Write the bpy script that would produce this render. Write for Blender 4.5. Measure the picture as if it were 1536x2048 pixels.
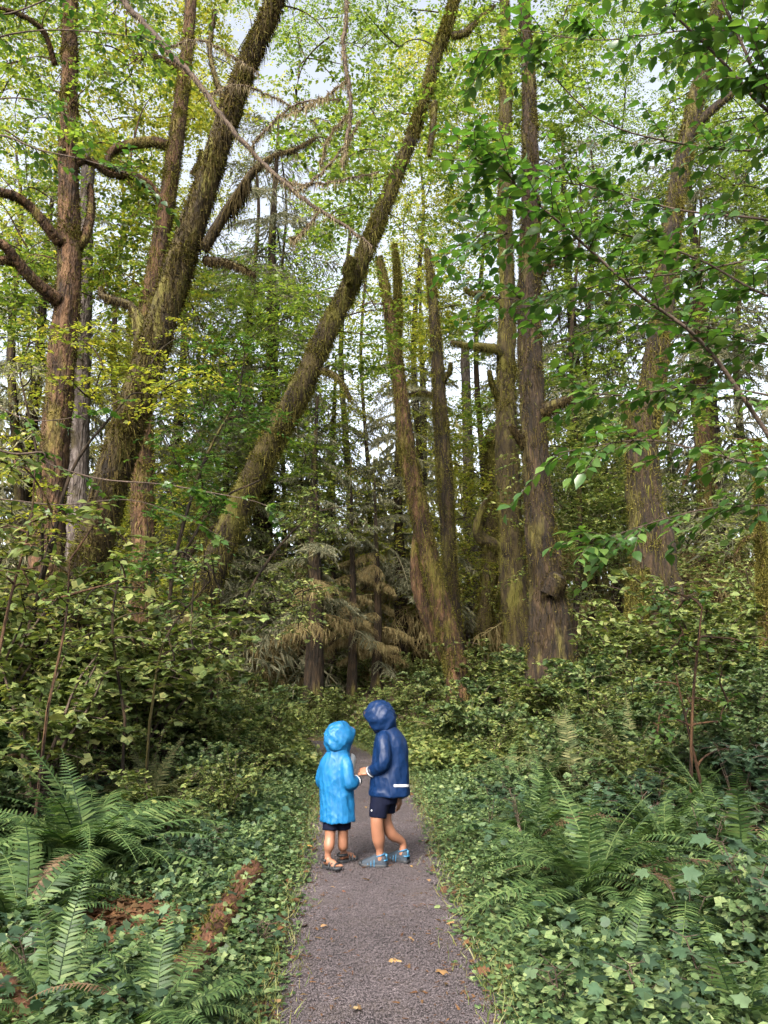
import bpy, bmesh, math, random
import numpy as np
from mathutils import Vector, Matrix

for o in list(bpy.data.objects):
    bpy.data.objects.remove(o)
scene = bpy.context.scene
COL = scene.collection
rng = np.random.default_rng(7)
random.seed(7)
R = math.radians

# ------------------------------------------------------------------ camera
CAM_H = 1.6
PITCH = R(11.5)
FOC = 1547.0                       # focal length in pixels of the 1536 x 2048 photograph
cam_data = bpy.data.cameras.new('camera')
cam = bpy.data.objects.new('camera', cam_data)
COL.objects.link(cam)
cam.location = (0, 0, CAM_H)
cam.rotation_euler = (math.pi / 2 + PITCH, 0, 0)
cam_data.sensor_fit = 'VERTICAL'
cam_data.sensor_height = 24.0
cam_data.lens = 24.0 * FOC / 2048.0
cam_data.clip_start = 0.05
cam_data.clip_end = 600
scene.camera = cam

# ------------------------------------------------------------------ sky and sun (bright overcast)
SUN_EL, SUN_AZ = R(40), R(202)     # azimuth clockwise from +Y: behind the camera and to its left, down the open path
world = bpy.data.worlds.new('World')
scene.world = world
world.use_nodes = True
nt = world.node_tree
nt.nodes.clear()
sky = nt.nodes.new('ShaderNodeTexSky')
sky.sky_type = 'NISHITA'
sky.sun_disc = False
sky.sun_elevation = SUN_EL
sky.sun_rotation = SUN_AZ
sky.air_density = 1.0
sky.dust_density = 3.0
sky.ozone_density = 1.0
hsv = nt.nodes.new('ShaderNodeHueSaturation')      # cloud cover: the same sky with most of its colour gone
hsv.inputs['Saturation'].default_value = 0.36
hsv.inputs['Value'].default_value = 1.0
bg = nt.nodes.new('ShaderNodeBackground')
bg.inputs['Strength'].default_value = 0.11
wo = nt.nodes.new('ShaderNodeOutputWorld')
nt.links.new(sky.outputs[0], hsv.inputs['Color'])
nt.links.new(hsv.outputs[0], bg.inputs['Color'])
nt.links.new(bg.outputs[0], wo.inputs['Surface'])

sun_data = bpy.data.lights.new('sun', 'SUN')
sun_data.energy = 3.2
sun_data.angle = R(32)
sun_data.color = (1.0, 0.93, 0.82)
sun = bpy.data.objects.new('sun', sun_data)
COL.objects.link(sun)
sd = Vector((math.sin(SUN_AZ) * math.cos(SUN_EL), math.cos(SUN_AZ) * math.cos(SUN_EL), math.sin(SUN_EL)))
sun.rotation_euler = sd.to_track_quat('Z', 'Y').to_euler()
sun.location = (0, 0, 40)

vs = scene.view_settings
vs.view_transform = 'Standard'
vs.look = 'None'
vs.exposure = 2.1
vs.gamma = 1.0
vs.use_curve_mapping = False

scene.render.engine = 'CYCLES'
cy = scene.cycles
cy.max_bounces = 4
cy.diffuse_bounces = 3
cy.use_adaptive_sampling = True
cy.adaptive_threshold = 0.04
cy.glossy_bounces = 1
cy.transmission_bounces = 3
cy.transparent_max_bounces = 4
cy.use_denoising = True
cy.caustics_reflective = False
cy.caustics_refractive = False

# ------------------------------------------------------------------ pixel <-> place
CP, SP = math.cos(PITCH), math.sin(PITCH)

def ray(px, py):
    u = (px - 768.0) / FOC
    v = (1024.0 - py) / FOC
    return np.array([u, CP - v * SP, SP + v * CP])

def W(px, py, d):
    """the place at depth y = d that the photograph shows at this pixel"""
    r = ray(px, py)
    return np.array([0, 0, CAM_H]) + r * (d / r[1])

def G(px, py, z=0.0):
    r = ray(px, py)
    t = (z - CAM_H) / r[2]
    return np.array([0, 0, CAM_H]) + r * t

def px_size(w, d):
    """metres covered by w pixels at depth d"""
    return w * d / FOC

# ------------------------------------------------------------------ mesh helpers
def mesh_from(name, V, Fs, mat=None, smooth=False):
    V = np.asarray(V, dtype=np.float32)
    me = bpy.data.meshes.new(name)
    me.vertices.add(len(V))
    me.vertices.foreach_set('co', V.ravel())
    loops, starts = [], []
    pos = 0
    for F in Fs:
        F = np.asarray(F, dtype=np.int32)
        if F.size == 0:
            continue
        m, k = F.shape
        loops.append(F.ravel())
        starts.append(pos + np.arange(m, dtype=np.int32) * k)
        pos += m * k
    loops = np.concatenate(loops)
    starts = np.concatenate(starts)
    me.loops.add(len(loops))
    me.loops.foreach_set('vertex_index', loops)
    me.polygons.add(len(starts))
    me.polygons.foreach_set('loop_start', starts)
    if smooth:
        me.polygons.foreach_set('use_smooth', np.ones(len(starts), dtype=bool))
    me.update(calc_edges=True)
    if mat is not None:
        me.materials.append(mat)
    return me

def tag(o, label=None, cat=None, group=None, kind=None):
    if label: o['label'] = label
    if cat: o['category'] = cat
    if group: o['group'] = group
    if kind: o['kind'] = kind
    return o

def thing(name, loc, label, cat, group=None):
    o = bpy.data.objects.new(name, None)
    o.empty_display_size = 0.1
    o.location = tuple(loc)
    COL.objects.link(o)
    return tag(o, label, cat, group)

def link(name, me, parent=None, loc=None):
    o = bpy.data.objects.new(name, me)
    if parent is not None:
        o.parent = parent
    if loc is not None:
        o.location = tuple(loc)
    COL.objects.link(o)
    return o

class MB:
    """collects triangles and quads in world coordinates"""
    def __init__(s):
        s.V, s.T, s.Q, s.n = [], [], [], 0
    def add(s, V, T=None, Q=None):
        V = np.asarray(V, dtype=np.float64).reshape(-1, 3)
        if T is not None and len(T): s.T.append(np.asarray(T) + s.n)
        if Q is not None and len(Q): s.Q.append(np.asarray(Q) + s.n)
        s.V.append(V); s.n += len(V)
    def mesh(s, name, mat, org=(0, 0, 0), smooth=False):
        V = np.concatenate(s.V) - np.asarray(org)
        Fs = []
        if s.T: Fs.append(np.concatenate(s.T))
        if s.Q: Fs.append(np.concatenate(s.Q))
        return mesh_from(name, V, Fs, mat, smooth)
    def build(s, name, mat, parent=None, org=(0, 0, 0), smooth=False):
        if not s.V: return None
        return link(name, s.mesh(name, mat, org, smooth), parent)

def norm(a):
    a = np.asarray(a, dtype=np.float64)
    return a / np.maximum(np.linalg.norm(a, axis=-1, keepdims=True), 1e-9)

def catmull(P, n):
    """resample control rows P (any columns) to n rows along a Catmull-Rom spline"""
    P = np.asarray(P, dtype=np.float64)
    if len(P) < 3:
        t = np.linspace(0, 1, n)[:, None]
        return P[0] * (1 - t) + P[-1] * t
    E = np.vstack([2 * P[0] - P[1], P, 2 * P[-1] - P[-2]])
    seg = len(P) - 1
    t = np.linspace(0, seg - 1e-6, n)
    i = t.astype(int); f = (t - i)[:, None]
    p0, p1, p2, p3 = E[i], E[i + 1], E[i + 2], E[i + 3]
    return 0.5 * (2 * p1 + (p2 - p0) * f + (2 * p0 - 5 * p1 + 4 * p2 - p3) * f ** 2 + (3 * p1 - p0 - 3 * p2 + p3) * f ** 3)

def frames(C):
    """parallel-transport frames along a polyline: tangent, side, up"""
    T = norm(np.gradient(C, axis=0))
    n = len(C)
    A = np.zeros((n, 3)); B = np.zeros((n, 3))
    ref = np.array([1.0, 0, 0]) if abs(T[0][0]) < 0.8 else np.array([0, 1.0, 0])
    a = ref - T[0] * ref.dot(T[0])
    a /= np.linalg.norm(a)
    for i in range(n):
        a = a - T[i] * a.dot(T[i])
        a = a / max(np.linalg.norm(a), 1e-9)
        A[i] = a
        B[i] = np.cross(T[i], a)
    return T, A, B

def tube_arrays(C, r, seg, rough=0.0, seed=0, cap=True):
    C = np.asarray(C, dtype=np.float64)
    n = len(C)
    r = np.broadcast_to(np.asarray(r, dtype=np.float64), (n,))
    T, A, B = frames(C)
    th = np.linspace(0, 2 * math.pi, seg, endpoint=False)
    rad = r[:, None] * np.ones((1, seg))
    if rough > 0:
        g = np.random.default_rng(seed)
        s = np.concatenate([[0], np.cumsum(np.linalg.norm(np.diff(C, axis=0), axis=1))])
        d = np.zeros((n, seg))
        for k in range(14):                       # lumps, flutes and collars
            f = g.uniform(0.6, 7.0); m = g.integers(0, 5); ph = g.uniform(0, 6.28)
            ph2 = g.uniform(0, 6.28)
            d += np.sin(f * s[:, None] + ph + 0.8 * np.sin(0.7 * s[:, None] + ph2)) * np.cos(m * th[None] + ph2 + 0.35 * s[:, None] * g.normal()) / (1 + 0.25 * f)
        d = d / (np.abs(d).max() + 1e-9)
        d += g.normal(0, 0.16, (n, seg))
        rad = rad * (1 + rough * d)
    V = C[:, None, :] + rad[..., None] * (np.cos(th)[None, :, None] * A[:, None, :] + np.sin(th)[None, :, None] * B[:, None, :])
    V = V.reshape(-1, 3)
    i = np.arange(n - 1)[:, None] * seg
    j = np.arange(seg)[None]
    jn = (j + 1) % seg
    Q = np.stack([i + j, i + jn, i + seg + jn, i + seg + j], -1).reshape(-1, 4)
    Tt = np.zeros((0, 3), int)
    if cap:
        V = np.vstack([V, C[0], C[-1]])
        a, b = n * seg, n * seg + 1
        jj = np.arange(seg); jk = (jj + 1) % seg
        Tt = np.vstack([np.stack([np.full(seg, a), jk, jj], -1),
                        np.stack([np.full(seg, b), (n - 1) * seg + jj, (n - 1) * seg + jk], -1)])
    return V, Tt, Q

def place(tv, tf, P, D, N, S, mb):
    """copies of a template (length along +Y, face +Z) at P, pointing along D, facing about N, size S"""
    tv = np.asarray(tv, dtype=np.float64); tf = np.asarray(tf)
    D = norm(D)
    X = norm(np.cross(D, N))
    Z = np.cross(X, D)
    S = np.asarray(S, dtype=np.float64)
    S = S[:, None] if S.ndim == 1 else S
    if S.shape[1] == 1: S = np.repeat(S, 3, 1)
    V = P[:, None, :] + (tv[None, :, 0:1] * S[:, None, 0:1]) * X[:, None] + (tv[None, :, 1:2] * S[:, None, 1:2]) * D[:, None] + (tv[None, :, 2:3] * S[:, None, 2:3]) * Z[:, None]
    n, k = len(P), len(tv)
    F = tf[None] + (np.arange(n) * k)[:, None, None]
    F = F.reshape(-1, tf.shape[1])
    if tf.shape[1] == 3: mb.add(V.reshape(-1, 3), T=F)
    else: mb.add(V.reshape(-1, 3), Q=F)

def _stuff_tree():
    ng = bpy.data.node_groups.new('scatter', 'GeometryNodeTree')
    ng.interface.new_socket('Geometry', in_out='INPUT', socket_type='NodeSocketGeometry')
    ng.interface.new_socket('Geometry', in_out='OUTPUT', socket_type='NodeSocketGeometry')
    return ng
def scatter_stuff(name, protos, P, E, S, mat):
    """one object of uncountable small pieces: P points, E euler angles, S sizes (n,3); protos: list of (verts, faces)"""
    n = len(P)
    me = bpy.data.meshes.new(name)
    me.vertices.add(n); me.vertices.foreach_set('co', np.asarray(P, np.float32).ravel())
    for nm, A in (('rot', E), ('scl', S)):
        at = me.attributes.new(nm, 'FLOAT_VECTOR', 'POINT'); at.data.foreach_set('vector', np.asarray(A, np.float32).ravel())
    at = me.attributes.new('which', 'INT', 'POINT'); at.data.foreach_set('value', rng.integers(0, len(protos), n).astype(np.int32))
    me.materials.append(mat)
    o = link(name, me)
    ng = _stuff_tree(); nn = ng.nodes; L = ng.links
    gi, go = nn.new('NodeGroupInput'), nn.new('NodeGroupOutput')
    mp = nn.new('GeometryNodeMeshToPoints'); L.new(gi.outputs[0], mp.inputs[0])
    def attr(nm, ty):
        a = nn.new('GeometryNodeInputNamedAttribute'); a.data_type = ty; a.inputs['Name'].default_value = nm; return a.outputs[0]
    jn = nn.new('GeometryNodeJoinGeometry')
    for k, (tv, tf) in enumerate(protos):
        pm = mesh_from(name + '_piece', tv, [tf], mat)
        po = bpy.data.objects.new(name + '_piece', pm)
        oi = nn.new('GeometryNodeObjectInfo'); oi.inputs['Object'].default_value = po
        ip = nn.new('GeometryNodeInstanceOnPoints')
        cmp_ = nn.new('FunctionNodeCompare'); cmp_.data_type = 'INT'; cmp_.operation = 'EQUAL'
        L.new(attr('which', 'INT'), [s for s in cmp_.inputs if s.type == 'INT'][0]); [s for s in cmp_.inputs if s.type == 'INT'][1].default_value = k
        L.new(mp.outputs[0], ip.inputs['Points']); L.new(cmp_.outputs[0], ip.inputs['Selection'])
        L.new(oi.outputs['Geometry'], ip.inputs['Instance'])
        er = nn.new('FunctionNodeEulerToRotation'); L.new(attr('rot', 'FLOAT_VECTOR'), er.inputs[0])
        L.new(er.outputs[0], ip.inputs['Rotation']); L.new(attr('scl', 'FLOAT_VECTOR'), ip.inputs['Scale'])
        L.new(ip.outputs[0], jn.inputs[0])
    L.new(jn.outputs[0], go.inputs[0])
    md = o.modifiers.new('scatter', 'NODES'); md.node_group = ng
    return o
def euler_from(D, N):
    """euler angles that turn +Y to D and +Z towards N"""
    D = norm(D); X = norm(np.cross(D, N)); Z = np.cross(X, D)
    # matrix columns X, D, Z ; XYZ euler
    sy = -X[:, 2]
    b = np.arcsin(np.clip(sy, -1, 1)); a = np.arctan2(D[:, 2], Z[:, 2]); c = np.arctan2(X[:, 1], X[:, 0])
    return np.column_stack([a, b, c])
def clump_proto(tmpl, n, spread, hgt, seed, up=.75):
    """a small group of unit leaves"""
    g = np.random.default_rng(seed); mb = MB()
    P = np.column_stack([g.normal(0, spread, (n, 2)), g.uniform(0, hgt, n)])
    D = np.column_stack([g.normal(size=(n, 2)), g.normal(-.15, .25, n)])
    place(tmpl[0], tmpl[1], P, D, np.column_stack([g.normal(0, .45, n), g.normal(-.1, .45, n), np.full(n, up)]), g.uniform(.45, 1.45, n), mb)
    return np.concatenate(mb.V), np.concatenate(mb.T)

def rdir(n, g=rng):
    return norm(g.normal(size=(n, 3)))

# leaf templates
LF_DIAMOND = (np.array([[0, 0, 0], [-.33, .42, .07], [0, 1, -.06], [.33, .42, .07]]), np.array([[0, 2, 1], [0, 3, 2]]))
LF_OVAL = (np.array([[0, 0, 0], [-.25, .25, .07], [-.27, .58, .06], [0, 1, -.12], [.27, .58, .06], [.25, .25, .07], [0, .3, 0], [0, .62, -.02]]),
           np.array([[0, 6, 1], [1, 6, 2], [6, 7, 2], [2, 7, 3], [0, 5, 6], [5, 4, 6], [6, 4, 7], [4, 3, 7]]))
_lob = [(0, 0), (-.30, -.08), (-.52, .22), (-.34, .30), (-.60, .62), (-.27, .60), (0, 1.0), (.27, .60), (.60, .62), (.34, .30), (.52, .22), (.30, -.08)]
LF_LOBED = (np.array([[x, y, -.10 * (x * x + (y - .4) ** 2) * 2 + .03 * (i % 2)] for i, (x, y) in enumerate(_lob)] + [[0, .38, .03]]),
            np.array([[12, (i + 1) % 12, i] for i in range(12)])[:, ::-1].copy())
_rnd = [(0, 0), (-.22, -.12), (-.42, .05), (-.47, .30), (-.40, .55), (-.24, .72), (0, .84), (.24, .72), (.40, .55), (.47, .30), (.42, .05), (.22, -.12)]
LF_ROUND = (np.array([[x * (1 if i % 2 else .92), y * (1 if i % 2 else .94), -.16 * (x * x + (y - .35) ** 2) * 2 + .035 * (i % 2)] for i, (x, y) in enumerate(_rnd)] + [[0, .33, -.02]]),
            np.array([[12, (i + 1) % 12, i] for i in range(12)])[:, ::-1].copy())
def _tri3():
    V, F = [], []
    tv, tf = LF_DIAMOND
    for k, a in enumerate((0, 1.25, -1.25)):
        c, s = math.cos(a), math.sin(a)
        w = tv * np.array([1.25, .62, 1])
        off = np.array([0, .4, 0]) if k == 0 else np.array([0, .34, 0])
        M = np.array([[c, -s, 0], [s, c, 0], [0, 0, 1]])
        V.append(w @ M.T + off); F.append(tf + 4 * k)
    return np.vstack(V), np.vstack(F)
LF_TRI = _tri3()
STRAND = (np.array([[-.5, 0, 0], [.5, 0, 0], [-.36, .45, .15], [.36, .45, .15], [0, 1, .1]]), np.array([[0, 1, 3], [0, 3, 2], [2, 3, 4]]))
# ------------------------------------------------------------------ materials
def new_mat(name):
    m = bpy.data.materials.new(name); m.use_nodes = True
    t = m.node_tree; t.nodes.clear()
    return m, t

def N_(t, kind, **kw):
    n = t.nodes.new(kind)
    for k, v in kw.items():
        if k in n.inputs.keys(): n.inputs[k].default_value = v
        else: setattr(n, k, v)
    return n

def ramp(t, stops, interp='LINEAR'):
    n = t.nodes.new('ShaderNodeValToRGB')
    n.color_ramp.interpolation = interp
    e = n.color_ramp.elements
    while len(e) > 1: e.remove(e[-1])
    e[0].position = stops[0][0]; e[0].color = (*stops[0][1], 1)
    for p, c in stops[1:]:
        x = e.new(p); x.color = (*c, 1)
    return n

def leaf_mat(name, cols, trans, rough=0.42, tmix=0.38, spec=0.5, noise=0.0):
    """cols: ramp over a random number for each leaf; trans: tint of light that comes through"""
    m, t = new_mat(name)
    geo = N_(t, 'ShaderNodeNewGeometry')
    oi = N_(t, 'ShaderNodeObjectInfo')
    mix = N_(t, 'ShaderNodeMath', operation='ADD')
    t.links.new(geo.outputs['Random Per Island'], mix.inputs[0])
    t.links.new(oi.outputs['Random'], mix.inputs[1])
    fr = N_(t, 'ShaderNodeMath', operation='FRACT')
    t.links.new(mix.outputs[0], fr.inputs[0])
    n = len(cols)
    cr = ramp(t, [(i / (n - 1) if n > 1 else 0, c) for i, c in enumerate(cols)])
    t.links.new(fr.outputs[0], cr.inputs[0])
    tc = N_(t, 'ShaderNodeTexCoord')
    nz = N_(t, 'ShaderNodeTexNoise', Scale=0.55, Detail=2.0)
    t.links.new(tc.outputs['Object'], nz.inputs['Vector'])
    mr = N_(t, 'ShaderNodeMapRange'); mr.inputs['From Min'].default_value = .3; mr.inputs['From Max'].default_value = .7
    mr.inputs['To Min'].default_value = .72; mr.inputs['To Max'].default_value = 1.25
    t.links.new(nz.outputs[0], mr.inputs['Value'])
    mul = N_(t, 'ShaderNodeMix', data_type='RGBA', blend_type='MULTIPLY'); mul.inputs['Factor'].default_value = 1
    t.links.new(cr.outputs[0], mul.inputs['A']); t.links.new(mr.outputs[0], mul.inputs['B'])
    p = N_(t, 'ShaderNodeBsdfPrincipled', Roughness=rough)
    p.inputs['Specular IOR Level'].default_value = spec
    t.links.new(mul.outputs['Result'], p.inputs['Base Color'])
    tr = N_(t, 'ShaderNodeBsdfTranslucent')
    m2 = N_(t, 'ShaderNodeMix', data_type='RGBA', blend_type='MULTIPLY'); m2.inputs['Factor'].default_value = 1
    t.links.new(mul.outputs['Result'], m2.inputs['A']); m2.inputs['B'].default_value = (*trans, 1)
    t.links.new(m2.outputs['Result'], tr.inputs['Color'])
    ms = N_(t, 'ShaderNodeMixShader'); ms.inputs[0].default_value = tmix
    t.links.new(p.outputs[0], ms.inputs[1]); t.links.new(tr.outputs[0], ms.inputs[2])
    out = N_(t, 'ShaderNodeOutputMaterial')
    t.links.new(ms.outputs[0], out.inputs['Surface'])
    return m

def noise_mat(name, stops, scale=8.0, detail=6.0, rough=0.85, bump=0.4, bscale=None, stretch=(1, 1, 1), island=False, spec=0.3, dist=0.02, patch=None, crev=None):
    m, t = new_mat(name)
    tc = N_(t, 'ShaderNodeTexCoord')
    mp = N_(t, 'ShaderNodeMapping'); mp.inputs['Scale'].default_value = stretch
    t.links.new(tc.outputs['Object'], mp.inputs['Vector'])
    nz = N_(t, 'ShaderNodeTexNoise', Scale=scale, Detail=detail, Roughness=0.62)
    t.links.new(mp.outputs[0], nz.inputs['Vector'])
    cr = ramp(t, stops)
    if island:
        geo = N_(t, 'ShaderNodeNewGeometry')
        ad = N_(t, 'ShaderNodeMath', operation='MULTIPLY_ADD'); ad.inputs[1].default_value = 0.7
        sc = N_(t, 'ShaderNodeMath', operation='MULTIPLY_ADD'); sc.inputs[1].default_value = 0.6; sc.inputs[2].default_value = -0.15
        t.links.new(nz.outputs[0], sc.inputs[0])
        t.links.new(geo.outputs['Random Per Island'], ad.inputs[0]); t.links.new(sc.outputs[0], ad.inputs[2])
        t.links.new(ad.outputs[0], cr.inputs[0])
    else:
        t.links.new(nz.outputs[0], cr.inputs[0])
    col = cr.outputs[0]
    if patch is not None:                       # (colour, scale, threshold): large patches of another growth
        pc, psc, pth = patch
        n3 = N_(t, 'ShaderNodeTexNoise', Scale=psc, Detail=5.0, Roughness=0.6)
        t.links.new(mp.outputs[0], n3.inputs['Vector'])
        mr = N_(t, 'ShaderNodeMapRange'); mr.inputs['From Min'].default_value = pth; mr.inputs['From Max'].default_value = pth + .07
        t.links.new(n3.outputs[0], mr.inputs['Value'])
        mx = N_(t, 'ShaderNodeMix', data_type='RGBA')
        t.links.new(mr.outputs[0], mx.inputs['Factor']); t.links.new(col, mx.inputs['A']); mx.inputs['B'].default_value = (*pc, 1)
        col = mx.outputs['Result']
    p = N_(t, 'ShaderNodeBsdfPrincipled', Roughness=rough)
    p.inputs['Specular IOR Level'].default_value = spec
    hgt = None
    if crev is not None:                        # furrows between bark plates, colour darkened along them
        m3 = N_(t, 'ShaderNodeMapping'); m3.inputs['Scale'].default_value = (1, 1, .13)
        t.links.new(tc.outputs['Object'], m3.inputs['Vector'])
        nw = N_(t, 'ShaderNodeTexNoise', Scale=3.0, Detail=3.0); t.links.new(m3.outputs[0], nw.inputs['Vector'])
        wv = N_(t, 'ShaderNodeMix', data_type='RGBA'); wv.inputs['Factor'].default_value = .35
        t.links.new(m3.outputs[0], wv.inputs['A']); t.links.new(nw.outputs['Color'], wv.inputs['B'])
        v = N_(t, 'ShaderNodeTexVoronoi', Scale=crev); v.feature = 'DISTANCE_TO_EDGE'
        t.links.new(wv.outputs['Result'], v.inputs['Vector'])
        rr = ramp(t, [(.0, (.22, .20, .18)), (.06, (.5, .48, .46)), (.16, (1, 1, 1))])
        t.links.new(v.outputs['Distance'], rr.inputs[0])
        mu = N_(t, 'ShaderNodeMix', data_type='RGBA', blend_type='MULTIPLY'); mu.inputs['Factor'].default_value = .6
        t.links.new(col, mu.inputs['A']); t.links.new(rr.outputs[0], mu.inputs['B'])
        col = mu.outputs['Result']; hgt = rr.outputs[0]
    t.links.new(col, p.inputs['Base Color'])
    if bump > 0:
        n2 = N_(t, 'ShaderNodeTexNoise', Scale=bscale or scale * 3, Detail=6.0)
        t.links.new(mp.outputs[0], n2.inputs['Vector'])
        b = N_(t, 'ShaderNodeBump', Strength=bump, Distance=dist)
        t.links.new(n2.outputs[0], b.inputs['Height'])
        if hgt is not None:
            b2 = N_(t, 'ShaderNodeBump', Strength=.8, Distance=.03)
            t.links.new(hgt, b2.inputs['Height']); t.links.new(b.outputs[0], b2.inputs['Normal']); b = b2
        t.links.new(b.outputs[0], p.inputs['Normal'])
    out = N_(t, 'ShaderNodeOutputMaterial')
    t.links.new(p.outputs[0], out.inputs['Surface'])
    return m

def plain_mat(name, col, rough=0.6, spec=0.4):
    return noise_mat(name, [(0.3, tuple(c * .8 for c in col)), (0.7, tuple(min(1, c * 1.15) for c in col))], scale=12, rough=rough, bump=0.15, spec=spec)

M = {}
# bark and moss
M['bark_mossy'] = noise_mat('bark_mossy', [(.30, (0.0056, 0.0040, 0.0022)), (.42, (0.0191, 0.0126, 0.0065)), (.54, (0.0393, 0.0288, 0.0108)), (.72, (0.0786, 0.0605, 0.0173))],
                            scale=5, stretch=(1, 1, .35), bump=1.0, bscale=26, rough=.95, dist=.05, patch=((0.0819, 0.0736, 0.0150), 2.2, .53))
M['bark_red'] = noise_mat('bark_red', [(.30, (0.0085, 0.0048, 0.0027)), (.43, (0.0341, 0.0175, 0.0080)), (.56, (0.0753, 0.0386, 0.0179)), (.74, (0.1441, 0.0875, 0.0448))],
                          scale=6, stretch=(1, 1, .4), bump=1.0, bscale=24, rough=.92, dist=.05, patch=((0.0897, 0.0681, 0.0154), 2.2, .55), crev=9.0)
M['bark_grey'] = noise_mat('bark_grey', [(.25, (0.0279, 0.0203, 0.0165)), (.5, (0.0883, 0.0698, 0.0619)), (.7, (0.1581, 0.1350, 0.1217))],
                           scale=9, stretch=(1, 1, .5), bump=.8, rough=.9, dist=.03, patch=((0.0418, 0.0315, 0.0124), 1.6, .56), crev=11.0)
M['bark_brown'] = noise_mat('bark_brown', [(.32, (0.0057, 0.0038, 0.0020)), (.48, (0.0194, 0.0120, 0.0059)), (.62, (0.0388, 0.0235, 0.0114)), (.70, (0.0627, 0.0436, 0.0228)), (.80, (0.1369, 0.1089, 0.0629))],
                            scale=8, stretch=(1, 1, .25), bump=1.0, rough=.92, dist=.04, patch=((0.0634, 0.0533, 0.0126), 2.0, .545), crev=10.0)
M['bark_dark'] = noise_mat('bark_dark', [(.3, (.02, .014, .010)), (.6, (.07, .048, .034)), (.8, (.14, .11, .08))], scale=16, bump=.6, rough=.85)
M['wood_red'] = noise_mat('wood_red', [(.25, (0.0217, 0.0095, 0.0047)), (.5, (0.0744, 0.0308, 0.0146)), (.75, (0.1364, 0.0644, 0.0312))], scale=7, stretch=(3, .6, 3), bump=.8, rough=.8, dist=.02)
M['moss'] = leaf_mat('moss', [(0.0187, 0.0153, 0.0059), (0.0442, 0.0365, 0.0102), (0.0808, 0.0680, 0.0161), (0.0765, 0.0816, 0.0170), (0.1530, 0.1275, 0.0323)], (1.3, 1.2, .8), rough=.9, tmix=.3, spec=.1)
M['moss_brown'] = leaf_mat('moss_brown', [(0.0083, 0.0060, 0.0037), (0.0225, 0.0158, 0.0067), (0.0405, 0.0292, 0.0105), (0.0825, 0.0622, 0.0210)], (1.3, 1.2, .8), rough=.9, tmix=.3, spec=.1)
M['moss_green'] = leaf_mat('moss_green', [(0.0360, 0.0342, 0.0090), (0.0765, 0.0720, 0.0162), (0.1215, 0.1125, 0.0225), (0.1800, 0.1485, 0.0360)], (1.3, 1.3, .8), rough=.9, tmix=.3, spec=.1)
M['lichen'] = leaf_mat('lichen', [(.06, .045, .026), (.13, .10, .058), (.22, .18, .11), (.13, .115, .05)], (1.2, 1.1, .9), rough=.9, tmix=.35, spec=.1)
# leaves
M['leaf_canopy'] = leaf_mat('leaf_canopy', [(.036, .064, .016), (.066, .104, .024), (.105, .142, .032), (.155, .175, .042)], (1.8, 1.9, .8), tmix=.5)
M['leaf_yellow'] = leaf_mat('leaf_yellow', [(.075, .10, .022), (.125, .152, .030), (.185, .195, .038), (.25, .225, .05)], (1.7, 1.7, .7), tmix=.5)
M['leaf_bright'] = leaf_mat('leaf_bright', [(.024, .058, .015), (.040, .088, .020), (.066, .120, .027), (.10, .15, .036)], (1.5, 1.8, .7), tmix=.36, rough=.34)
M['leaf_under'] = leaf_mat('leaf_under', [(.022, .040, .016), (.056, .094, .036), (.100, .148, .056), (.175, .21, .088)], (1.5, 1.7, .8), tmix=.3, rough=.55, spec=.28)
M['leaf_warm'] = leaf_mat('leaf_warm', [(.034, .052, .016), (.085, .122, .034), (.140, .178, .052), (.225, .225, .078)], (1.5, 1.5, .8), tmix=.35, rough=.55, spec=.28)
M['leaf_cool'] = leaf_mat('leaf_cool', [(.012, .026, .013), (.028, .056, .029), (.048, .086, .044), (.090, .132, .066)], (1.4, 1.7, .9), tmix=.25, rough=.55, spec=.28)
M['leaf_cover'] = leaf_mat('leaf_cover', [(.014, .028, .011), (.040, .074, .028), (.080, .122, .045), (.17, .21, .088)], (1.5, 1.8, .8), tmix=.28, rough=.55, spec=.28)
M['fern'] = leaf_mat('fern', [(.014, .032, .010), (.036, .070, .021), (.064, .108, .032), (.115, .158, .052)], (1.4, 1.7, .7), tmix=.3, rough=.55, spec=.28)
M['fern_dull'] = leaf_mat('fern_dull', [(.030, .042, .016), (.065, .078, .030), (.105, .112, .046), (.15, .145, .065)], (1.4, 1.5, .8), tmix=.25, rough=.7, spec=.12)
M['fern_dead'] = leaf_mat('fern_dead', [(.06, .034, .016), (.10, .06, .028), (.14, .09, .045)], (1.3, 1.2, .8), tmix=.2, rough=.7)
M['needles'] = leaf_mat('needles', [(.075, .080, .048), (.125, .130, .078), (.18, .175, .108), (.25, .225, .14)], (1.3, 1.4, .8), tmix=.3, rough=.7, spec=.2)
M['needles_far_hazed'] = leaf_mat('needles_far_hazed', [(.10, .10, .055), (.16, .155, .085), (.22, .205, .115), (.28, .245, .145)], (1.4, 1.4, .8), rough=.8, tmix=.4, spec=.1)  # distant needles, colour lightened to stand in for haze deep in the wood
M['needles_dry'] = leaf_mat('needles_dry', [(.095, .072, .034), (.19, .142, .066), (.28, .22, .105), (.22, .195, .09)], (1.3, 1.2, .8), tmix=.3, rough=.85, spec=.1)
M['litter'] = leaf_mat('litter', [(.04, .018, .009), (.085, .038, .017), (.13, .065, .028), (.08, .055, .026)], (1.2, 1.1, .8), tmix=.1, rough=.75, spec=.2)
M['leaf_fallen'] = leaf_mat('leaf_fallen', [(.30, .17, .04), (.34, .22, .08), (.27, .15, .07), (.34, .26, .13)], (1.2, 1.1, .8), tmix=.12, rough=.6, spec=.3)
M['leaf_orange'] = leaf_mat('leaf_orange', [(.30, .08, .02), (.28, .11, .035)], (1.2, 1.1, .8), tmix=.12, rough=.6, spec=.3)
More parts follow.
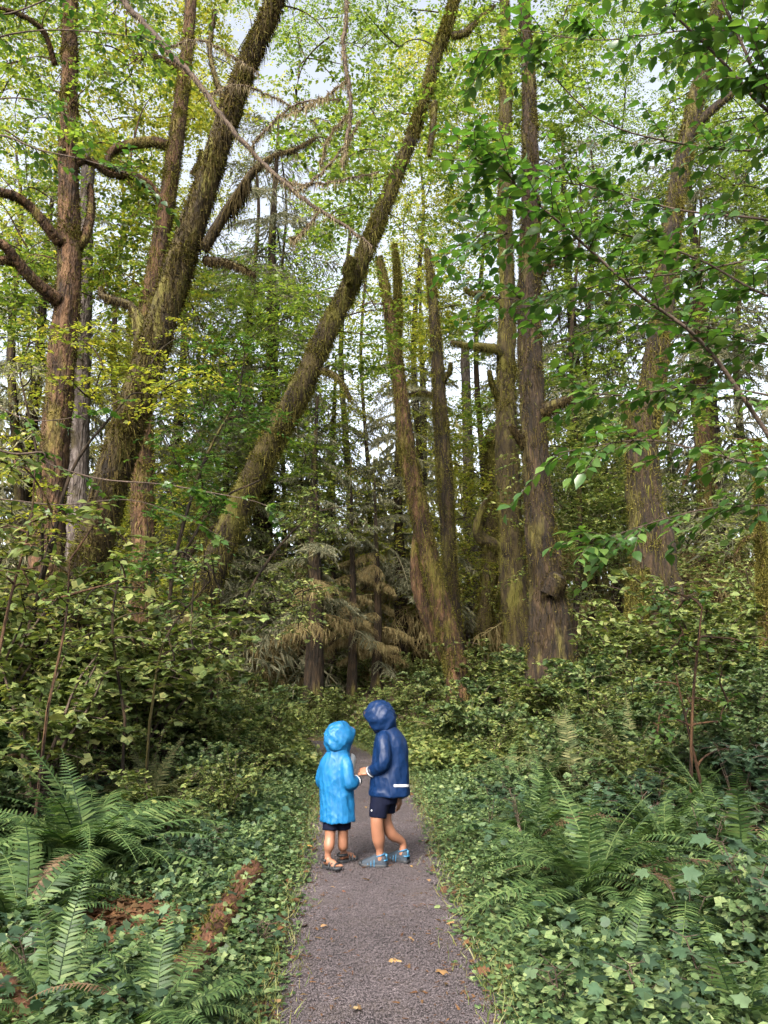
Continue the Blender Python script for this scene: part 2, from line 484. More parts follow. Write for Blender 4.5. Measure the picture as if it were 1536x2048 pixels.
M['grass'] = leaf_mat('grass', [(.09, .13, .03), (.15, .17, .045), (.20, .17, .06)], (1.4, 1.4, .8), tmix=.3, rough=.5)
# ground
M['soil'] = noise_mat('soil', [(.25, (.018, .012, .008)), (.5, (.05, .034, .018)), (.75, (.085, .07, .028))], scale=3.0, detail=10, bump=1.0, bscale=20, rough=.95, dist=.06)

def path_mat():
    m, t = new_mat('path_gravel')
    tc = N_(t, 'ShaderNodeTexCoord')
    vo = N_(t, 'ShaderNodeTexVoronoi', Scale=125.0)
    t.links.new(tc.outputs['Object'], vo.inputs['Vector'])
    hs = N_(t, 'ShaderNodeSeparateColor'); t.links.new(vo.outputs['Color'], hs.inputs[0])
    cr = ramp(t, [(0, (.014, .011, .012)), (.4, (.042, .033, .036)), (.75, (.085, .068, .073)), (1, (.17, .14, .145))])
    t.links.new(hs.outputs[0], cr.inputs[0])
    nz = N_(t, 'ShaderNodeTexNoise', Scale=1.1, Detail=6.0, Roughness=.65)
    t.links.new(tc.outputs['Object'], nz.inputs['Vector'])
    mr = N_(t, 'ShaderNodeMapRange'); mr.inputs['From Min'].default_value = .35; mr.inputs['From Max'].default_value = .7
    mr.inputs['To Min'].default_value = .6; mr.inputs['To Max'].default_value = 1.5
    t.links.new(nz.outputs[0], mr.inputs['Value'])
    mul = N_(t, 'ShaderNodeMix', data_type='RGBA', blend_type='MULTIPLY'); mul.inputs['Factor'].default_value = 1
    t.links.new(cr.outputs[0], mul.inputs['A']); t.links.new(mr.outputs[0], mul.inputs['B'])
    nd = N_(t, 'ShaderNodeTexNoise', Scale=2.3, Detail=7.0, Roughness=.7)
    t.links.new(tc.outputs['Object'], nd.inputs['Vector'])
    md = N_(t, 'ShaderNodeMapRange'); md.inputs['From Min'].default_value = .5; md.inputs['From Max'].default_value = .68; md.inputs['To Max'].default_value = .6
    t.links.new(nd.outputs[0], md.inputs['Value'])
    dm = N_(t, 'ShaderNodeMix', data_type='RGBA'); dm.inputs['B'].default_value = (.085, .066, .058, 1)
    t.links.new(md.outputs[0], dm.inputs['Factor']); t.links.new(mul.outputs['Result'], dm.inputs['A'])
    mul = dm
    p = N_(t, 'ShaderNodeBsdfPrincipled', Roughness=.78)
    p.inputs['Specular IOR Level'].default_value = .35
    t.links.new(mul.outputs['Result'], p.inputs['Base Color'])
    b = N_(t, 'ShaderNodeBump', Strength=.9, Distance=.012)
    inv = N_(t, 'ShaderNodeMath', operation='SUBTRACT'); inv.inputs[0].default_value = 1
    t.links.new(vo.outputs['Distance'], inv.inputs[1])
    t.links.new(inv.outputs[0], b.inputs['Height'])
    t.links.new(b.outputs[0], p.inputs['Normal'])
    out = N_(t, 'ShaderNodeOutputMaterial'); t.links.new(p.outputs[0], out.inputs['Surface'])
    return m
M['path'] = path_mat()
def chip_mat():
    m, t = new_mat('gravel_chip')
    geo = N_(t, 'ShaderNodeNewGeometry')
    cr = ramp(t, [(0, (.012, .010, .011)), (.45, (.045, .036, .039)), (.8, (.10, .08, .086)), (1, (.24, .20, .205))])
    t.links.new(geo.outputs['Random Per Island'], cr.inputs[0])
    p = N_(t, 'ShaderNodeBsdfPrincipled', Roughness=.7)
    t.links.new(cr.outputs[0], p.inputs['Base Color'])
    out = N_(t, 'ShaderNodeOutputMaterial'); t.links.new(p.outputs[0], out.inputs['Surface'])
    return m
M['chip'] = chip_mat()
# ------------------------------------------------------------------ the path and the lie of the land
EDGE = [(2300, 440, 1120), (2048, 522, 1022), (1900, 563, 954), (1750, 602, 890), (1650, 624, 858), (1600, 634, 836), (1560, 640, 812),
        (1535, 640, 782), (1512, 636, 748), (1498, 622, 722), (1490, 600, 700)]
_c, _w = [], []
for py, l, r in EDGE:
    a, b = G(l, py), G(r, py)
    _c.append([(a[0] + b[0]) / 2, a[1]]); _w.append((b[0] - a[0]) / 2)
_c = [[.08, -6.0], [.06, 1.0]] + _c
_w = [.62, .6] + _w
_last = _c[-1]
for dx, dy in ((-1.3, 1.0), (-3.2, 1.7), (-6, 2.2), (-12, 3.0)):
    _c.append([_last[0] + dx, _last[1] + dy]); _w.append(.55)
PATH = catmull(np.column_stack([np.array(_c), np.array(_w)]), 160)

def path_dist(x, y):
    """signed distance beyond the path's edge (negative on the path), and the side (+1 = right of it)"""
    x = np.asarray(x, float); y = np.asarray(y, float)
    sh = x.shape
    P = np.stack([x.ravel(), y.ravel()], -1)
    best = np.full(len(P), 1e9); side = np.ones(len(P))
    A = PATH[:-1]; Bp = PATH[1:]
    for a, b in zip(A[::2], PATH[2::2]):
        ab = b[:2] - a[:2]; L = ab.dot(ab) + 1e-9
        t = np.clip(((P - a[:2]) @ ab) / L, 0, 1)
        q = a[:2] + t[:, None] * ab
        w = a[2] + t * (b[2] - a[2])
        d = np.linalg.norm(P - q, axis=1) - w
        s = np.where((P[:, 0] - q[:, 0]) * ab[1] - (P[:, 1] - q[:, 1]) * ab[0] > 0, 1, -1)
        m = d < best
        best[m] = d[m]; side[m] = s[m]
    return best.reshape(sh), side.reshape(sh)

def sstep(t):
    t = np.clip(t, 0, 1)
    return t * t * (3 - 2 * t)

def H(x, y):
    x = np.asarray(x, float); y = np.asarray(y, float)
    d, s = path_dist(x, y)
    bank = np.where(s > 0, 1.25, 1.05) * sstep((d - .6) / 7.0) + .05 * sstep(d / .4)
    und = .09 * np.sin(.9 * x + 1.3) * np.cos(.8 * y) + .05 * np.sin(2.3 * x + .7 * y) + .02 * np.sin(5.1 * x) * np.sin(4.3 * y + 1)
    return bank + und * sstep((d - .1) / 1.5)

def hz(x, y):
    return float(H(np.array([x]), np.array([y]))[0])

def fern_px(px, py, up=0.0):
    p = G(px, py)
    for _ in range(14):
        q = G(px, py, hz(p[0], p[1]) + up); p = .5 * (p + q)
    return p[0], p[1]

LOGS = [('upper piece of rotten red wood lying in the left verge', (505, 1732), (448, 1820), .08, 1),
        ('middle piece of rotten red wood half buried in leaves', (447, 1822), (408, 1884), .074, 2),
        ('lower long piece of rotten wood beside the bare litter', (406, 1886), (330, 1985), .082, 3),
        ('mossy broken log end at the bottom left edge', (-20, 1935), (62, 2030), .08, 4)]
LOG_LINE = np.vstack([np.linspace(fern_px(*a, up=.1), fern_px(*b, up=.1), 10) for _, a, b, _, _ in LOGS])

def axis(lo, fine_lo, fine_hi, hi, step, far):
    mid = np.arange(fine_lo, fine_hi + 1e-6, step)
    a = fine_lo - np.geomspace(step, fine_lo - lo, far)[::-1]
    b = fine_hi + np.geomspace(step, hi - fine_hi, far)
    return np.concatenate([a, mid, b])
gx = axis(-300, -8, 8, 300, .16, 30)
gy = axis(-60, 1.5, 22, 400, .16, 30)
X, Y = np.meshgrid(gx, gy)
Z = H(X, Y) + np.where(True, rng.normal(0, .008, X.shape), 0)
dpath, _ = path_dist(X, Y)
Z = np.where(dpath < .06, np.minimum(Z, 0.0) - .03, Z)
nxg, nyg = len(gx), len(gy)
ii = (np.arange(nyg - 1)[:, None] * nxg + np.arange(nxg - 1)[None]).ravel()
gq = np.stack([ii, ii + 1, ii + nxg + 1, ii + nxg], -1)
ground = link('ground', mesh_from('ground', np.stack([X, Y, Z], -1).reshape(-1, 3), [gq], M['soil'], True))
tag(ground, 'dark brown forest soil under the plants', 'ground', kind='structure')

# path sheet with a ragged edge
PP = catmull(np.column_stack([np.array(_c), np.array(_w)]), 420)
tg = norm(np.gradient(PP[:, :2], axis=0)); nr = np.stack([tg[:, 1], -tg[:, 0]], -1)
cols = np.linspace(-1, 1, 17)
rag = rng.normal(0, .035, (420, 2)) + .04 * np.sin(np.arange(420)[:, None] * .37 + np.array([0, 2]))
PV = []
for k, c in enumerate(cols):
    w = PP[:, 2] + np.where(c < 0, rag[:, 0], rag[:, 1])
    xy = PP[:, :2] + nr * (c * w)[:, None]
    zz = .010 + .012 * (1 - c * c) + .004 * np.sin(xy[:, 0] * 7 + xy[:, 1] * 3) + rng.normal(0, .0015, 420) - (.02 if abs(c) == 1 else 0)
    PV.append(np.column_stack([xy, zz]))
PV = np.stack(PV, 1).reshape(-1, 3)
ii = (np.arange(419)[:, None] * 17 + np.arange(16)[None]).ravel()
pq = np.stack([ii, ii + 1, ii + 18, ii + 17], -1)
path = link('path', mesh_from('path', PV, [pq], M['path'], True))
tag(path, 'dark purple grey gravel path leading into the wood', 'path', kind='structure')

# loose chips
OCTA_V = np.array([[1, 0, 0], [-1, 0, 0], [0, 1, 0], [0, -1, 0], [0, 0, .7], [0, 0, -.7]], float)
OCTA_F = np.array([[0, 2, 4], [2, 1, 4], [1, 3, 4], [3, 0, 4], [2, 0, 5], [1, 2, 5], [3, 1, 5], [0, 3, 5]])
mb = MB()
n = 56000
yy = 1.6 + 11 * rng.random(n) ** 1.5
ci = np.clip(np.searchsorted(PP[:, 1][:300], yy), 1, 299)
cc = rng.uniform(-1, 1, n) * (PP[ci, 2] + .05)
xx = PP[ci, 0] + cc
P3 = np.column_stack([xx, yy, .022 * (1 - (cc / PP[ci, 2]) ** 2).clip(0, 1) + .010 + rng.uniform(-.003, .004, n)])
tag(scatter_stuff('gravel', [(OCTA_V, OCTA_F)], P3, rng.uniform(0, 6.28, (n, 3)), np.column_stack([rng.uniform(.0026, .0065, n), rng.uniform(.003, .0085, n), rng.uniform(.0025, .005, n)]), M['chip']), 'loose dark gravel chips over the path surface', 'gravel', kind='stuff')

# ------------------------------------------------------------------ low cover beside the path: leaves nobody could count
def cover(n, ylo, yhi, dlo, dhi, hlo, hhi, size, tmpl, name, mat, label, cat, up=.75, clump=6, xlim=7.0, bare=True, edge_p=1.5):
    mb = MB()
    m = n * 6
    y = ylo + (yhi - ylo) * rng.random(m) ** 1.5
    x = rng.uniform(-1, 1, m) * np.minimum(xlim, 1.2 + .58 * y)
    d, s = path_dist(x, y)
    ok = (d > dlo + rng.normal(0, .06, m)) & (d < dlo + (dhi - dlo) * rng.random(m) ** edge_p)
    lg = np.min([np.hypot(x - q[0], y - q[1]) for q in LOG_LINE], axis=0)
    ok &= lg > rng.uniform(.02, .19, m)
    if bare:                              # patch of litter where the rotten wood lies
        ok &= ~(((x + 1.6) / .45) ** 2 + ((y - 5.1) / .5) ** 2 < rng.uniform(.5, 1.2, m))
    x, y = x[ok][:n], y[ok][:n]
    d = d[ok][:n]
    k = len(x)
    f = np.clip(.35 + d / .5, .35, 1)
    sc = size * rng.uniform(.8, 1.2, k)
    protos = [clump_proto(tmpl[q % len(tmpl)], clump, .055 / size, (hhi - hlo) / size, 900 + q, up) for q in range(6)]
    E = np.column_stack([rng.normal(0, .15, k), rng.normal(0, .15, k), rng.uniform(0, 6.28, k)])
    o = scatter_stuff(name, protos, np.column_stack([x, y, H(x, y) + hlo * f]), E, np.column_stack([sc, sc, sc * f]), mat)
    return tag(o, label, cat, kind='stuff')

cover(34000, 1.8, 18, .02, 2.8, .008, .10, .029, (LF_ROUND, LF_ROUND, LF_TRI), 'ground_cover', M['leaf_cover'],
      'small pale green leaves carpeting both verges of the path', 'ground cover')
cover(9000, 1.8, 20, .22, 5.0, .04, .20, .046, (LF_TRI, LF_OVAL), 'herb_layer', M['leaf_under'],
      'ankle high three part leaves among the ferns', 'herbs', edge_p=1.0)
cover(1100, 3.6, 9, .35, 4.5, .06, .22, .052, (LF_LOBED, LF_ROUND), 'broadleaf_herbs', M['leaf_cool'],
      'dark bluish green lobed leaves low between the ferns', 'herbs', edge_p=1.0)
cover(9000, 12, 30, .15, 9.0, .03, .35, .085, (LF_TRI, LF_OVAL), 'far_herb_layer', M['leaf_warm'],
      'knee high green herbs covering the ground beyond the path bend', 'herbs', edge_p=.8, xlim=12.0, bare=False)
# dead leaves and needles on the soil and along the path's edge
mb = MB()
n = 9000
y = 3 + 13 * rng.random(n) ** 1.7
x = rng.uniform(-1, 1, n) * (1 + .5 * y)
d, s = path_dist(x, y)
ok = (d > -.10) & (rng.random(n) < np.where(d < .12, .9, .45))
x, y = x[ok], y[ok]
k = len(x)
LP, LS = [np.column_stack([x, y, H(x, y) + rng.uniform(.008, .03, k)])], [rng.uniform(.025, .07, k)]
n = 2600
x = -1.6 + rng.normal(0, .30, n); y = 5.1 + rng.normal(0, .36, n)
ok = path_dist(x, y)[0] > .08
x, y = x[ok], y[ok]; n = len(x)
LP.append(np.column_stack([x, y, H(x, y) + rng.uniform(.008, .04, n)])); LS.append(rng.uniform(.03, .075, n))
LP = np.vstack(LP); LS = np.concatenate(LS); k = len(LP)
tag(scatter_stuff('leaf_litter', [LF_OVAL, LF_LOBED], LP, np.column_stack([rng.normal(0, .35, (k, 2)), rng.uniform(0, 6.28, k)]), np.repeat(LS[:, None], 3, 1), M['litter']), 'brown dead leaf litter on the soil', 'leaf litter', kind='stuff')
# needles, bits of bark and twig trodden into the path
n = 2600
ci = rng.integers(60, 330, n); cc = np.sign(rng.normal(size=n)) * np.sqrt(rng.random(n)) * 1.02
xy = PP[ci, :2] + nr[ci] * (cc * PP[ci, 2])[:, None] + rng.normal(0, .02, (n, 2))
L = rng.uniform(.012, .05, n)
tag(scatter_stuff('path_debris', [STRAND, LF_DIAMOND], np.column_stack([xy, .026 + .012 * (1 - cc ** 2) - .012 * np.abs(cc)]), np.column_stack([rng.normal(0, .12, (n, 2)), rng.uniform(0, 6.28, n)]),
      np.column_stack([L * .35, L, L * .3]), M['litter']), 'brown needles and leaf scraps trodden into the path', 'debris', kind='stuff')
# straggling grass at the path's edge
mb = MB()
n = 5200
ci = rng.integers(60, 330, n); sd_ = rng.choice([-1, 1], n)
off = PP[ci, 2] + rng.normal(.02, .07, n)
xy = PP[ci, :2] + nr[ci] * (sd_ * off)[:, None] + rng.normal(0, .03, (n, 2))
L = rng.uniform(.04, .13, n)
tag(scatter_stuff('grass', [STRAND], np.column_stack([xy, H(xy[:, 0], xy[:, 1])]), euler_from(np.column_stack([rng.normal(0, .6, (n, 2)), np.ones(n)]), rdir(n)),
      np.column_stack([np.full(n, .006), L, L]), M['grass']), 'thin straggling grass along the path edge', 'grass', kind='stuff')
# ------------------------------------------------------------------ trees
def strands(mb, C, r, n, lmin, lmax, width, hang=.5, g=rng, low=False, tend=(0, 1)):
    """shaggy moss: n thin tongues that start on the bark of the tube C, r and hang down"""
    m = len(C)
    t = g.uniform(tend[0], tend[1], n) * (m - 1.001)
    i = t.astype(int); f = (t - i)[:, None]
    c = C[i] * (1 - f) + C[i + 1] * f
    rr = r[i] * (1 - f[:, 0]) + r[i + 1] * f[:, 0]
    T, A, B = frames(C)
    th = g.uniform(0, 2 * math.pi, n)
    nrm = np.cos(th)[:, None] * A[i] + np.sin(th)[:, None] * B[i]
    if low:
        nrm[:, 2] = -np.abs(nrm[:, 2])
    p = c + nrm * (rr * .97)[:, None]
    L = lmin + (lmax - lmin) * g.random(n) ** 2.2
    D = np.column_stack([nrm[:, 0] * .12, nrm[:, 1] * .12, np.full(n, -1.0)]) + g.normal(0, .10, (n, 3)) + nrm * hang * .08
    place(STRAND[0], STRAND[1], p, D, nrm + g.normal(0, .3, (n, 3)), np.column_stack([width * g.uniform(.5, 1.5, n), L, L * .5]), mb)

def tufts(mb, C, r, n, size, g=rng):
    """short moss cushions standing off the bark"""
    m = len(C)
    t = g.uniform(0, 1, n) * (m - 1.001)
    i = t.astype(int); f = (t - i)[:, None]
    c = C[i] * (1 - f) + C[i + 1] * f
    rr = r[i] * (1 - f[:, 0]) + r[i + 1] * f[:, 0]
    T, A, B = frames(C)
    th = g.uniform(0, 2 * math.pi, n)
    nrm = np.cos(th)[:, None] * A[i] + np.sin(th)[:, None] * B[i]
    p = c + nrm * (rr * .95)[:, None]
    D = nrm + g.normal(0, .5, (n, 3)) + np.array([0, 0, -.2])
    place(STRAND[0], STRAND[1], p, D, rdir(n, g), np.column_stack([size * .35 * g.uniform(.5, 1.4, n), size * g.uniform(.4, 1.5, n), np.full(n, size)]), mb)

def moss_clumps(mb, C, r, K, n, size, g, side=None):
    """cushions of moss gathered in patches and collars on the bark, with short beards below them"""
    T, A, B = frames(C)
    m = len(C)
    s = np.concatenate([[0], np.cumsum(np.linalg.norm(np.diff(C, axis=0), axis=1))])
    for k in range(K):
        t0 = g.uniform(0, s[-1]); th0 = g.uniform(0, 2 * math.pi)
        hgt = g.uniform(.05, .35); wid = g.uniform(.3, 1.3) if g.random() < .75 else 3.0
        q = int(n * g.uniform(.5, 1.5))
        tt = np.clip(t0 + g.normal(0, hgt, q), 0, s[-1] - 1e-4); th = th0 + g.normal(0, wid, q)
        i = np.clip(np.searchsorted(s, tt) - 1, 0, m - 2); f = ((tt - s[i]) / np.maximum(s[i + 1] - s[i], 1e-6))[:, None]
        nrm = np.cos(th)[:, None] * A[i] + np.sin(th)[:, None] * B[i]
        p = C[i] * (1 - f) + C[i + 1] * f + nrm * (r[i] * g.uniform(.94, 1.06, q))[:, None]
        beard = g.random(q) < .25
        D = np.where(beard[:, None], np.array([0, 0, -1.0]) + nrm * .15, nrm + np.array([0, 0, .15])) + g.normal(0, .35, (q, 3))
        L = np.where(beard, g.uniform(.08, .24, q), size * g.uniform(.4, 1.4, q))
        place(STRAND[0], STRAND[1], p, D, rdir(q, g), np.column_stack([np.where(beard, .008, size * .4) * g.uniform(.5, 1.4, q), L, np.full(q, size * .6)]), mb)

def pix_curve(pts, d0, d1=None, n=40):
    """pts: (px, py, width px) at depth d0 (first) running to d1 (last) -> centre line and radii in metres"""
    d1 = d0 if d1 is None else d1
    k = len(pts)
    rows = []
    for q, p in enumerate(pts):
        d = d0 + (d1 - d0) * q / max(k - 1, 1)
        c = W(p[0], p[1], d)
        rows.append([*c, px_size(p[2], d) / 2])
    rows = catmull(rows, n)
    return rows[:, :3], np.maximum(rows[:, 3], .004)

def curve_to(a, b, g, sag=.12, wob=.10, n=8):
    t = np.linspace(0, 1, n)[:, None]
    L = np.linalg.norm(b - a)
    m1 = a + (b - a) * .33 + g.normal(0, wob, 3) * L + np.array([0, 0, sag * L])
    m2 = a + (b - a) * .68 + g.normal(0, wob, 3) * L + np.array([0, 0, sag * L * .7])
    return (1 - t) ** 3 * a + 3 * (1 - t) ** 2 * t * m1 + 3 * (1 - t) * t ** 2 * m2 + t ** 3 * b

def spray(mb, p, n_tw, per, rad, size, tmpl, g, flat=.3, twmb=None, droop=.15, outward=None):
    """flat fans of leaves on short twigs round the point p"""
    th = g.uniform(0, 2 * math.pi, n_tw)
    tw = np.column_stack([np.cos(th), np.sin(th), g.normal(0, flat, n_tw)])
    if outward is not None: tw = tw + outward * .7
    tw = norm(tw)
    L = rad * g.uniform(.5, 1.15, n_tw)
    s = (np.arange(per)[None] + g.uniform(0, 1, (n_tw, per))) / per
    st = p + g.normal(0, rad * .22, (n_tw, 3))
    P = st[:, None, :] + tw[:, None, :] * (s * L[:, None])[..., None]
    P[..., 2] -= droop * (s ** 2) * L[:, None]
    sidev = norm(np.cross(tw, [0, 0, 1.0]))
    alt = np.where(np.arange(per) % 2 == 0, 1, -1)[None, :, None]
    D = tw[:, None, :] * .75 + sidev[:, None, :] * alt * .8 + g.normal(0, .22, P.shape)
    D[..., 2] -= .18
    k = n_tw * per
    Nn = g.normal(0, .38, (k, 3)) + np.array([0, 0, 1.0])
    place(tmpl[0], tmpl[1], P.reshape(-1, 3), D.reshape(-1, 3), Nn, size * g.uniform(.6, 1.25, k), mb)
    if twmb is not None:
        for q in range(n_tw):
            c = st[q] + tw[q] * (np.linspace(0, 1, 4) * L[q])[:, None]
            c[:, 2] -= droop * np.linspace(0, 1, 4) ** 2 * L[q]
            V, T, Q = tube_arrays(c, np.linspace(.006, .002, 4), 3, cap=False)
            twmb.add(V, Q=Q)

def region_targets(boxes, g):
    """boxes: (x0, y0, x1, y1, depth0, depth1, count) in photograph pixels"""
    out = []
    for x0, y0, x1, y1, a, b, n in boxes:
        for _ in range(n):
            out.append(W(g.uniform(x0, x1), g.uniform(y0, y1), g.uniform(a, b)))
    return np.array(out)

SPRAY = {}
def spray_proto(mat, k, leaf=.10, n_tw=26, per=15, rad=1.15):
    key = (mat.name, k)
    if key not in SPRAY:
        mb = MB(); g = np.random.default_rng(700 + k)
        for q in range(3):
            spray(mb, np.array([*g.normal(0, .3, 2), .38 * (q - 1)]), n_tw // 3, per, rad, leaf, LF_DIAMOND, g)
        SPRAY[key] = mb.mesh('leaf_spray', mat)
    return SPRAY[key]
def leafy_tree(name, label, stems, limbs, boxes, leaf_mat_, bark, moss_mat=None, cat='tree', leaf=.10, tw=11, per=13, rad=.8, seed=1,
               moss_n=2600, moss_len=(.05, .35), tmpl=LF_DIAMOND, seg=30, rough=.16, grow_min=2.5, group=None, near=False, twigs=False, lichen=0, moss_w=.012, tuft=0, shared=False, wscale=1.0, clumps=80, beards=()):
    """stems, limbs: lists of (pixel points, depth0, depth1). Every stem and limb is a part; twigs reach to crown points in the boxes."""
    g = np.random.default_rng(seed)
    curves = []
    for k, (pts, d0, d1) in enumerate(stems):
        C, r = pix_curve(pts, d0, d1, 150); r = r * wscale
        curves.append((C, r, True))
    base = curves[0][0][0].copy()
    base[2] = hz(base[0], base[1]) - .05
    # run the first stem into the ground with a root flare
    C, r = curves[0][0], curves[0][1]
    if C[0][2] > base[2]:
        dn = C[0] - C[2]; dn = dn / max(abs(dn[2]), .2)
        ft = C[0] + dn * (C[0][2] - base[2]) * np.array([.6, .6, 1])
        ft[2] = base[2]
        ex = np.linspace(ft, C[0], 7)[:-1]
        C = np.vstack([ex, C]); r = np.concatenate([r[0] * np.linspace(1.22, 1.02, 6), r])
        curves[0] = (C, r, True)
        base = ft
    if cat == 'sapling':                      # every stem of a sapling stands in the soil
        for k in range(1, len(curves)):
            C, r, _ = curves[k]
            zg = hz(C[0][0], C[0][1]) - .05
            if C[0][2] > zg:
                ft = np.array([C[0][0] + .1 * (base[0] - C[0][0]), C[0][1], zg])
                curves[k] = (np.vstack([np.linspace(ft, C[0], 7)[:-1], C]), np.concatenate([r[0] * np.linspace(1.15, 1.02, 6), r]), True)
    t = thing(name, base, label, cat, group)
    for k, (pts, d0, d1) in enumerate(limbs):
        C, r = pix_curve(pts, d0, d1, 34)
        curves.append((C, r, False))
    mm, gm = MB(), MB()
    skel = []
    for k, (C, r, isstem) in enumerate(curves):
        mb = MB()
        V, T, Q = tube_arrays(C, r, seg if isstem else 12, rough if isstem else .22, seed * 31 + k)
        mb.add(V, T, Q)
        mb.build('trunk' if isstem else 'limb', bark, t, base, smooth=True)
        if moss_mat is not None:
            area = float(np.sum(np.linalg.norm(np.diff(C, axis=0), axis=1) * r[:-1]))
            tot = moss_n if (isstem and k == 0) else int(moss_n * .25)
            if isstem:
                strands(mm, C, r, tot, moss_len[0], moss_len[1], moss_w, g=g)
                if tuft: tufts(mm, C, r, tuft // 2, .07, g)
                moss_clumps(gm, C, r, clumps, 170, .055, g)
            else:
                strands(mm, C, r, max(300, tot),   .02, min(.2, moss_len[1] * .4), moss_w * .7, g=g, low=True)
                tufts(mm, C, r, 700, .045, g)
        for (bk, ba, bb, bn, bl) in beards:
            if bk == k: strands(mm, C[int(ba * len(C)):int(bb * len(C))], r[int(ba * len(C)):int(bb * len(C))], bn, .08, bl, .014, g=g, low=True)
        hi = C[:, 2] > grow_min
        skel.append(C[hi])
    pts = np.vstack(skel)
    tm, lm, lich = MB(), MB(), MB()
    if len(boxes):
        tg_ = region_targets(boxes, g)
        d = np.array([np.linalg.norm(pts - q, axis=1).min() for q in tg_])
        for q in tg_[np.argsort(d)]:
            dd = np.linalg.norm(pts - q, axis=1) + .25 * np.maximum(0, pts[:, 2] - q[2] + .3)
            a = pts[np.argmin(dd)]
            L = np.linalg.norm(q - a)
            c = curve_to(a, q, g, n=8)
            r0 = min(.045, .008 + .009 * L)
            V, T, Q = tube_arrays(c, np.linspace(r0, .006, 8), 5, cap=False)
            tm.add(V, Q=Q)
            pts = np.vstack([pts, c[3:]])
            if lichen and g.random() < .6:
                strands(lich, c, np.linspace(r0, .006, 8), lichen, .03, .22, .008, g=g, low=True)
            if shared:
                o = link('leaf_spray', spray_proto(leaf_mat_, int(g.integers(0, 5))), t, q - base); o['kind'] = 'stuff'
                o.rotation_euler = (g.normal(0, .2), g.normal(0, .2), g.uniform(0, 6.28)); sc_ = g.uniform(.75, 1.3); o.scale = (sc_, sc_, sc_ * g.uniform(.7, 1.1))
            else: spray(lm, q, tw, per, rad, leaf, tmpl, g, twmb=tm if twigs else None)
        o = tm.build('twigs', bark, t, base); o['kind'] = 'stuff'
        lm.build('crown', leaf_mat_, t, base)
    o = gm.build('moss_cushions', M['moss_green'] if moss_mat is not M['moss_brown'] else M['moss'], t, base)
    if o: o['kind'] = 'stuff'
    o = mm.build('moss', moss_mat, t, base)
    if o: o['kind'] = 'stuff'
    o = lich.build('lichen', M['lichen'], t, base)
    if o: o['kind'] = 'stuff'
    return t

BOUGH = {}
def bough_proto(kind, k):
    """one sagging conifer bough of unit reach: stem, side shoots, hanging needled twigs"""
    key = (kind, k)
    if key in BOUGH: return BOUGH[key]
    g = np.random.default_rng(820 + k + (50 if kind == 'dry' else 0))
    mb = MB()
    s = np.linspace(0, 1, 9)
    dr = g.uniform(.45, .8)
    c = np.column_stack([.05 * np.sin(3 * s + k), s, .14 * s - dr * s ** 2 + .16 * s ** 3])
    V, T, Q = tube_arrays(c, np.linspace(.016, .003, 9), 4, cap=False); mb.add(V, Q=Q)
    nsh = 22
    for q in range(nsh):
        t0 = .12 + .86 * (q + g.random()) / nsh
        i = min(int(t0 * 8), 7); p0 = c[i] + (c[i + 1] - c[i]) * (t0 * 8 - i)
        sg = 1 if q % 2 else -1
        L = (.36 * (1 - t0 ** 2) + .10) * g.uniform(.6, 1.2)
        d = norm(np.array([sg * g.uniform(.6, 1), g.uniform(.25, .8), g.normal(-.12, .12)]))
        cc = p0 + d * (np.linspace(0, 1, 5) * L)[:, None]; cc[:, 2] -= .45 * L * np.linspace(0, 1, 5) ** 2
        V, T, Q = tube_arrays(cc, np.linspace(.005, .002, 5), 3, cap=False); mb.add(V, Q=Q)
        m = 26 if kind == 'green' else 14
        tt = g.random(m) * 3.999; j = tt.astype(int); f = (tt - j)[:, None]
        p = cc[j] * (1 - f) + cc[j + 1] * f
        if kind == 'green':
            D = d * g.uniform(.1, .8, m)[:, None] + g.normal(0, .35, (m, 3)) + np.array([0, 0, -1]) * g.uniform(.3, 1.0, m)[:, None]
            S = np.column_stack([g.uniform(.010, .018, m), g.uniform(.05, .14, m), np.full(m, .04)])
        else:
            D = g.normal(0, .22, (m, 3)) + np.array([0, 0, -1])
            S = np.column_stack([g.uniform(.006, .013, m), g.uniform(.08, .30, m), np.full(m, .05)])
        place(STRAND[0], STRAND[1], p, D, rdir(m, g), S, mb)
    BOUGH[key] = mb.mesh('bough', M['needles'] if kind == 'green' else M['needles_dry'])
    return BOUGH[key]

def spruce(name, label, px, py_base, depth, height, width, seed, mat='needles', start=1.5, reach=2.6, cat='tree', bark='bark_brown', dry_below=0.0, group=None, step=.42):
    """conifer: a straight bole and whorls of sagging boughs, each bough a part"""
    g = np.random.default_rng(seed)
    b = W(px, py_base, depth); b[2] = hz(b[0], b[1]) - .05
    t = thing(name, b, label, cat, group)
    r0 = px_size(width, depth) / 2
    n = 40
    zz = np.linspace(0, height, n)
    C = np.column_stack([.05 * np.sin(zz * .7), 0 * zz, zz])
    r = r0 * np.clip(1.12 - zz / height, .03, 1.2); r[:3] *= [1.35, 1.2, 1.08]
    mb = MB(); mb.add(*tube_arrays(C, r, 12, .12, seed)); mb.build('trunk', M[bark], t, (0, 0, 0), True)
    z, th = start, g.uniform(0, 6)
    while z < height - .3:
        f = z / height
        th += 2.4 + g.normal(0, .4)
        L = reach * (1 - .55 * f) * g.uniform(.6, 1.15) + .2
        kind = 'dry' if (z < dry_below and g.random() < .8) or mat == 'needles_dry' else 'green'
        o = link('bough', bough_proto(kind, int(g.integers(0, 5))), t, (0, 0, z))
        o.rotation_euler = (g.normal(0, .12), g.normal(0, .15), th)
        o.scale = (L * g.uniform(.9, 1.3), L, L * g.uniform(.8, 1.25))
        z += step * g.uniform(.35, 1.2) * (.5 + .5 * f)
    return t

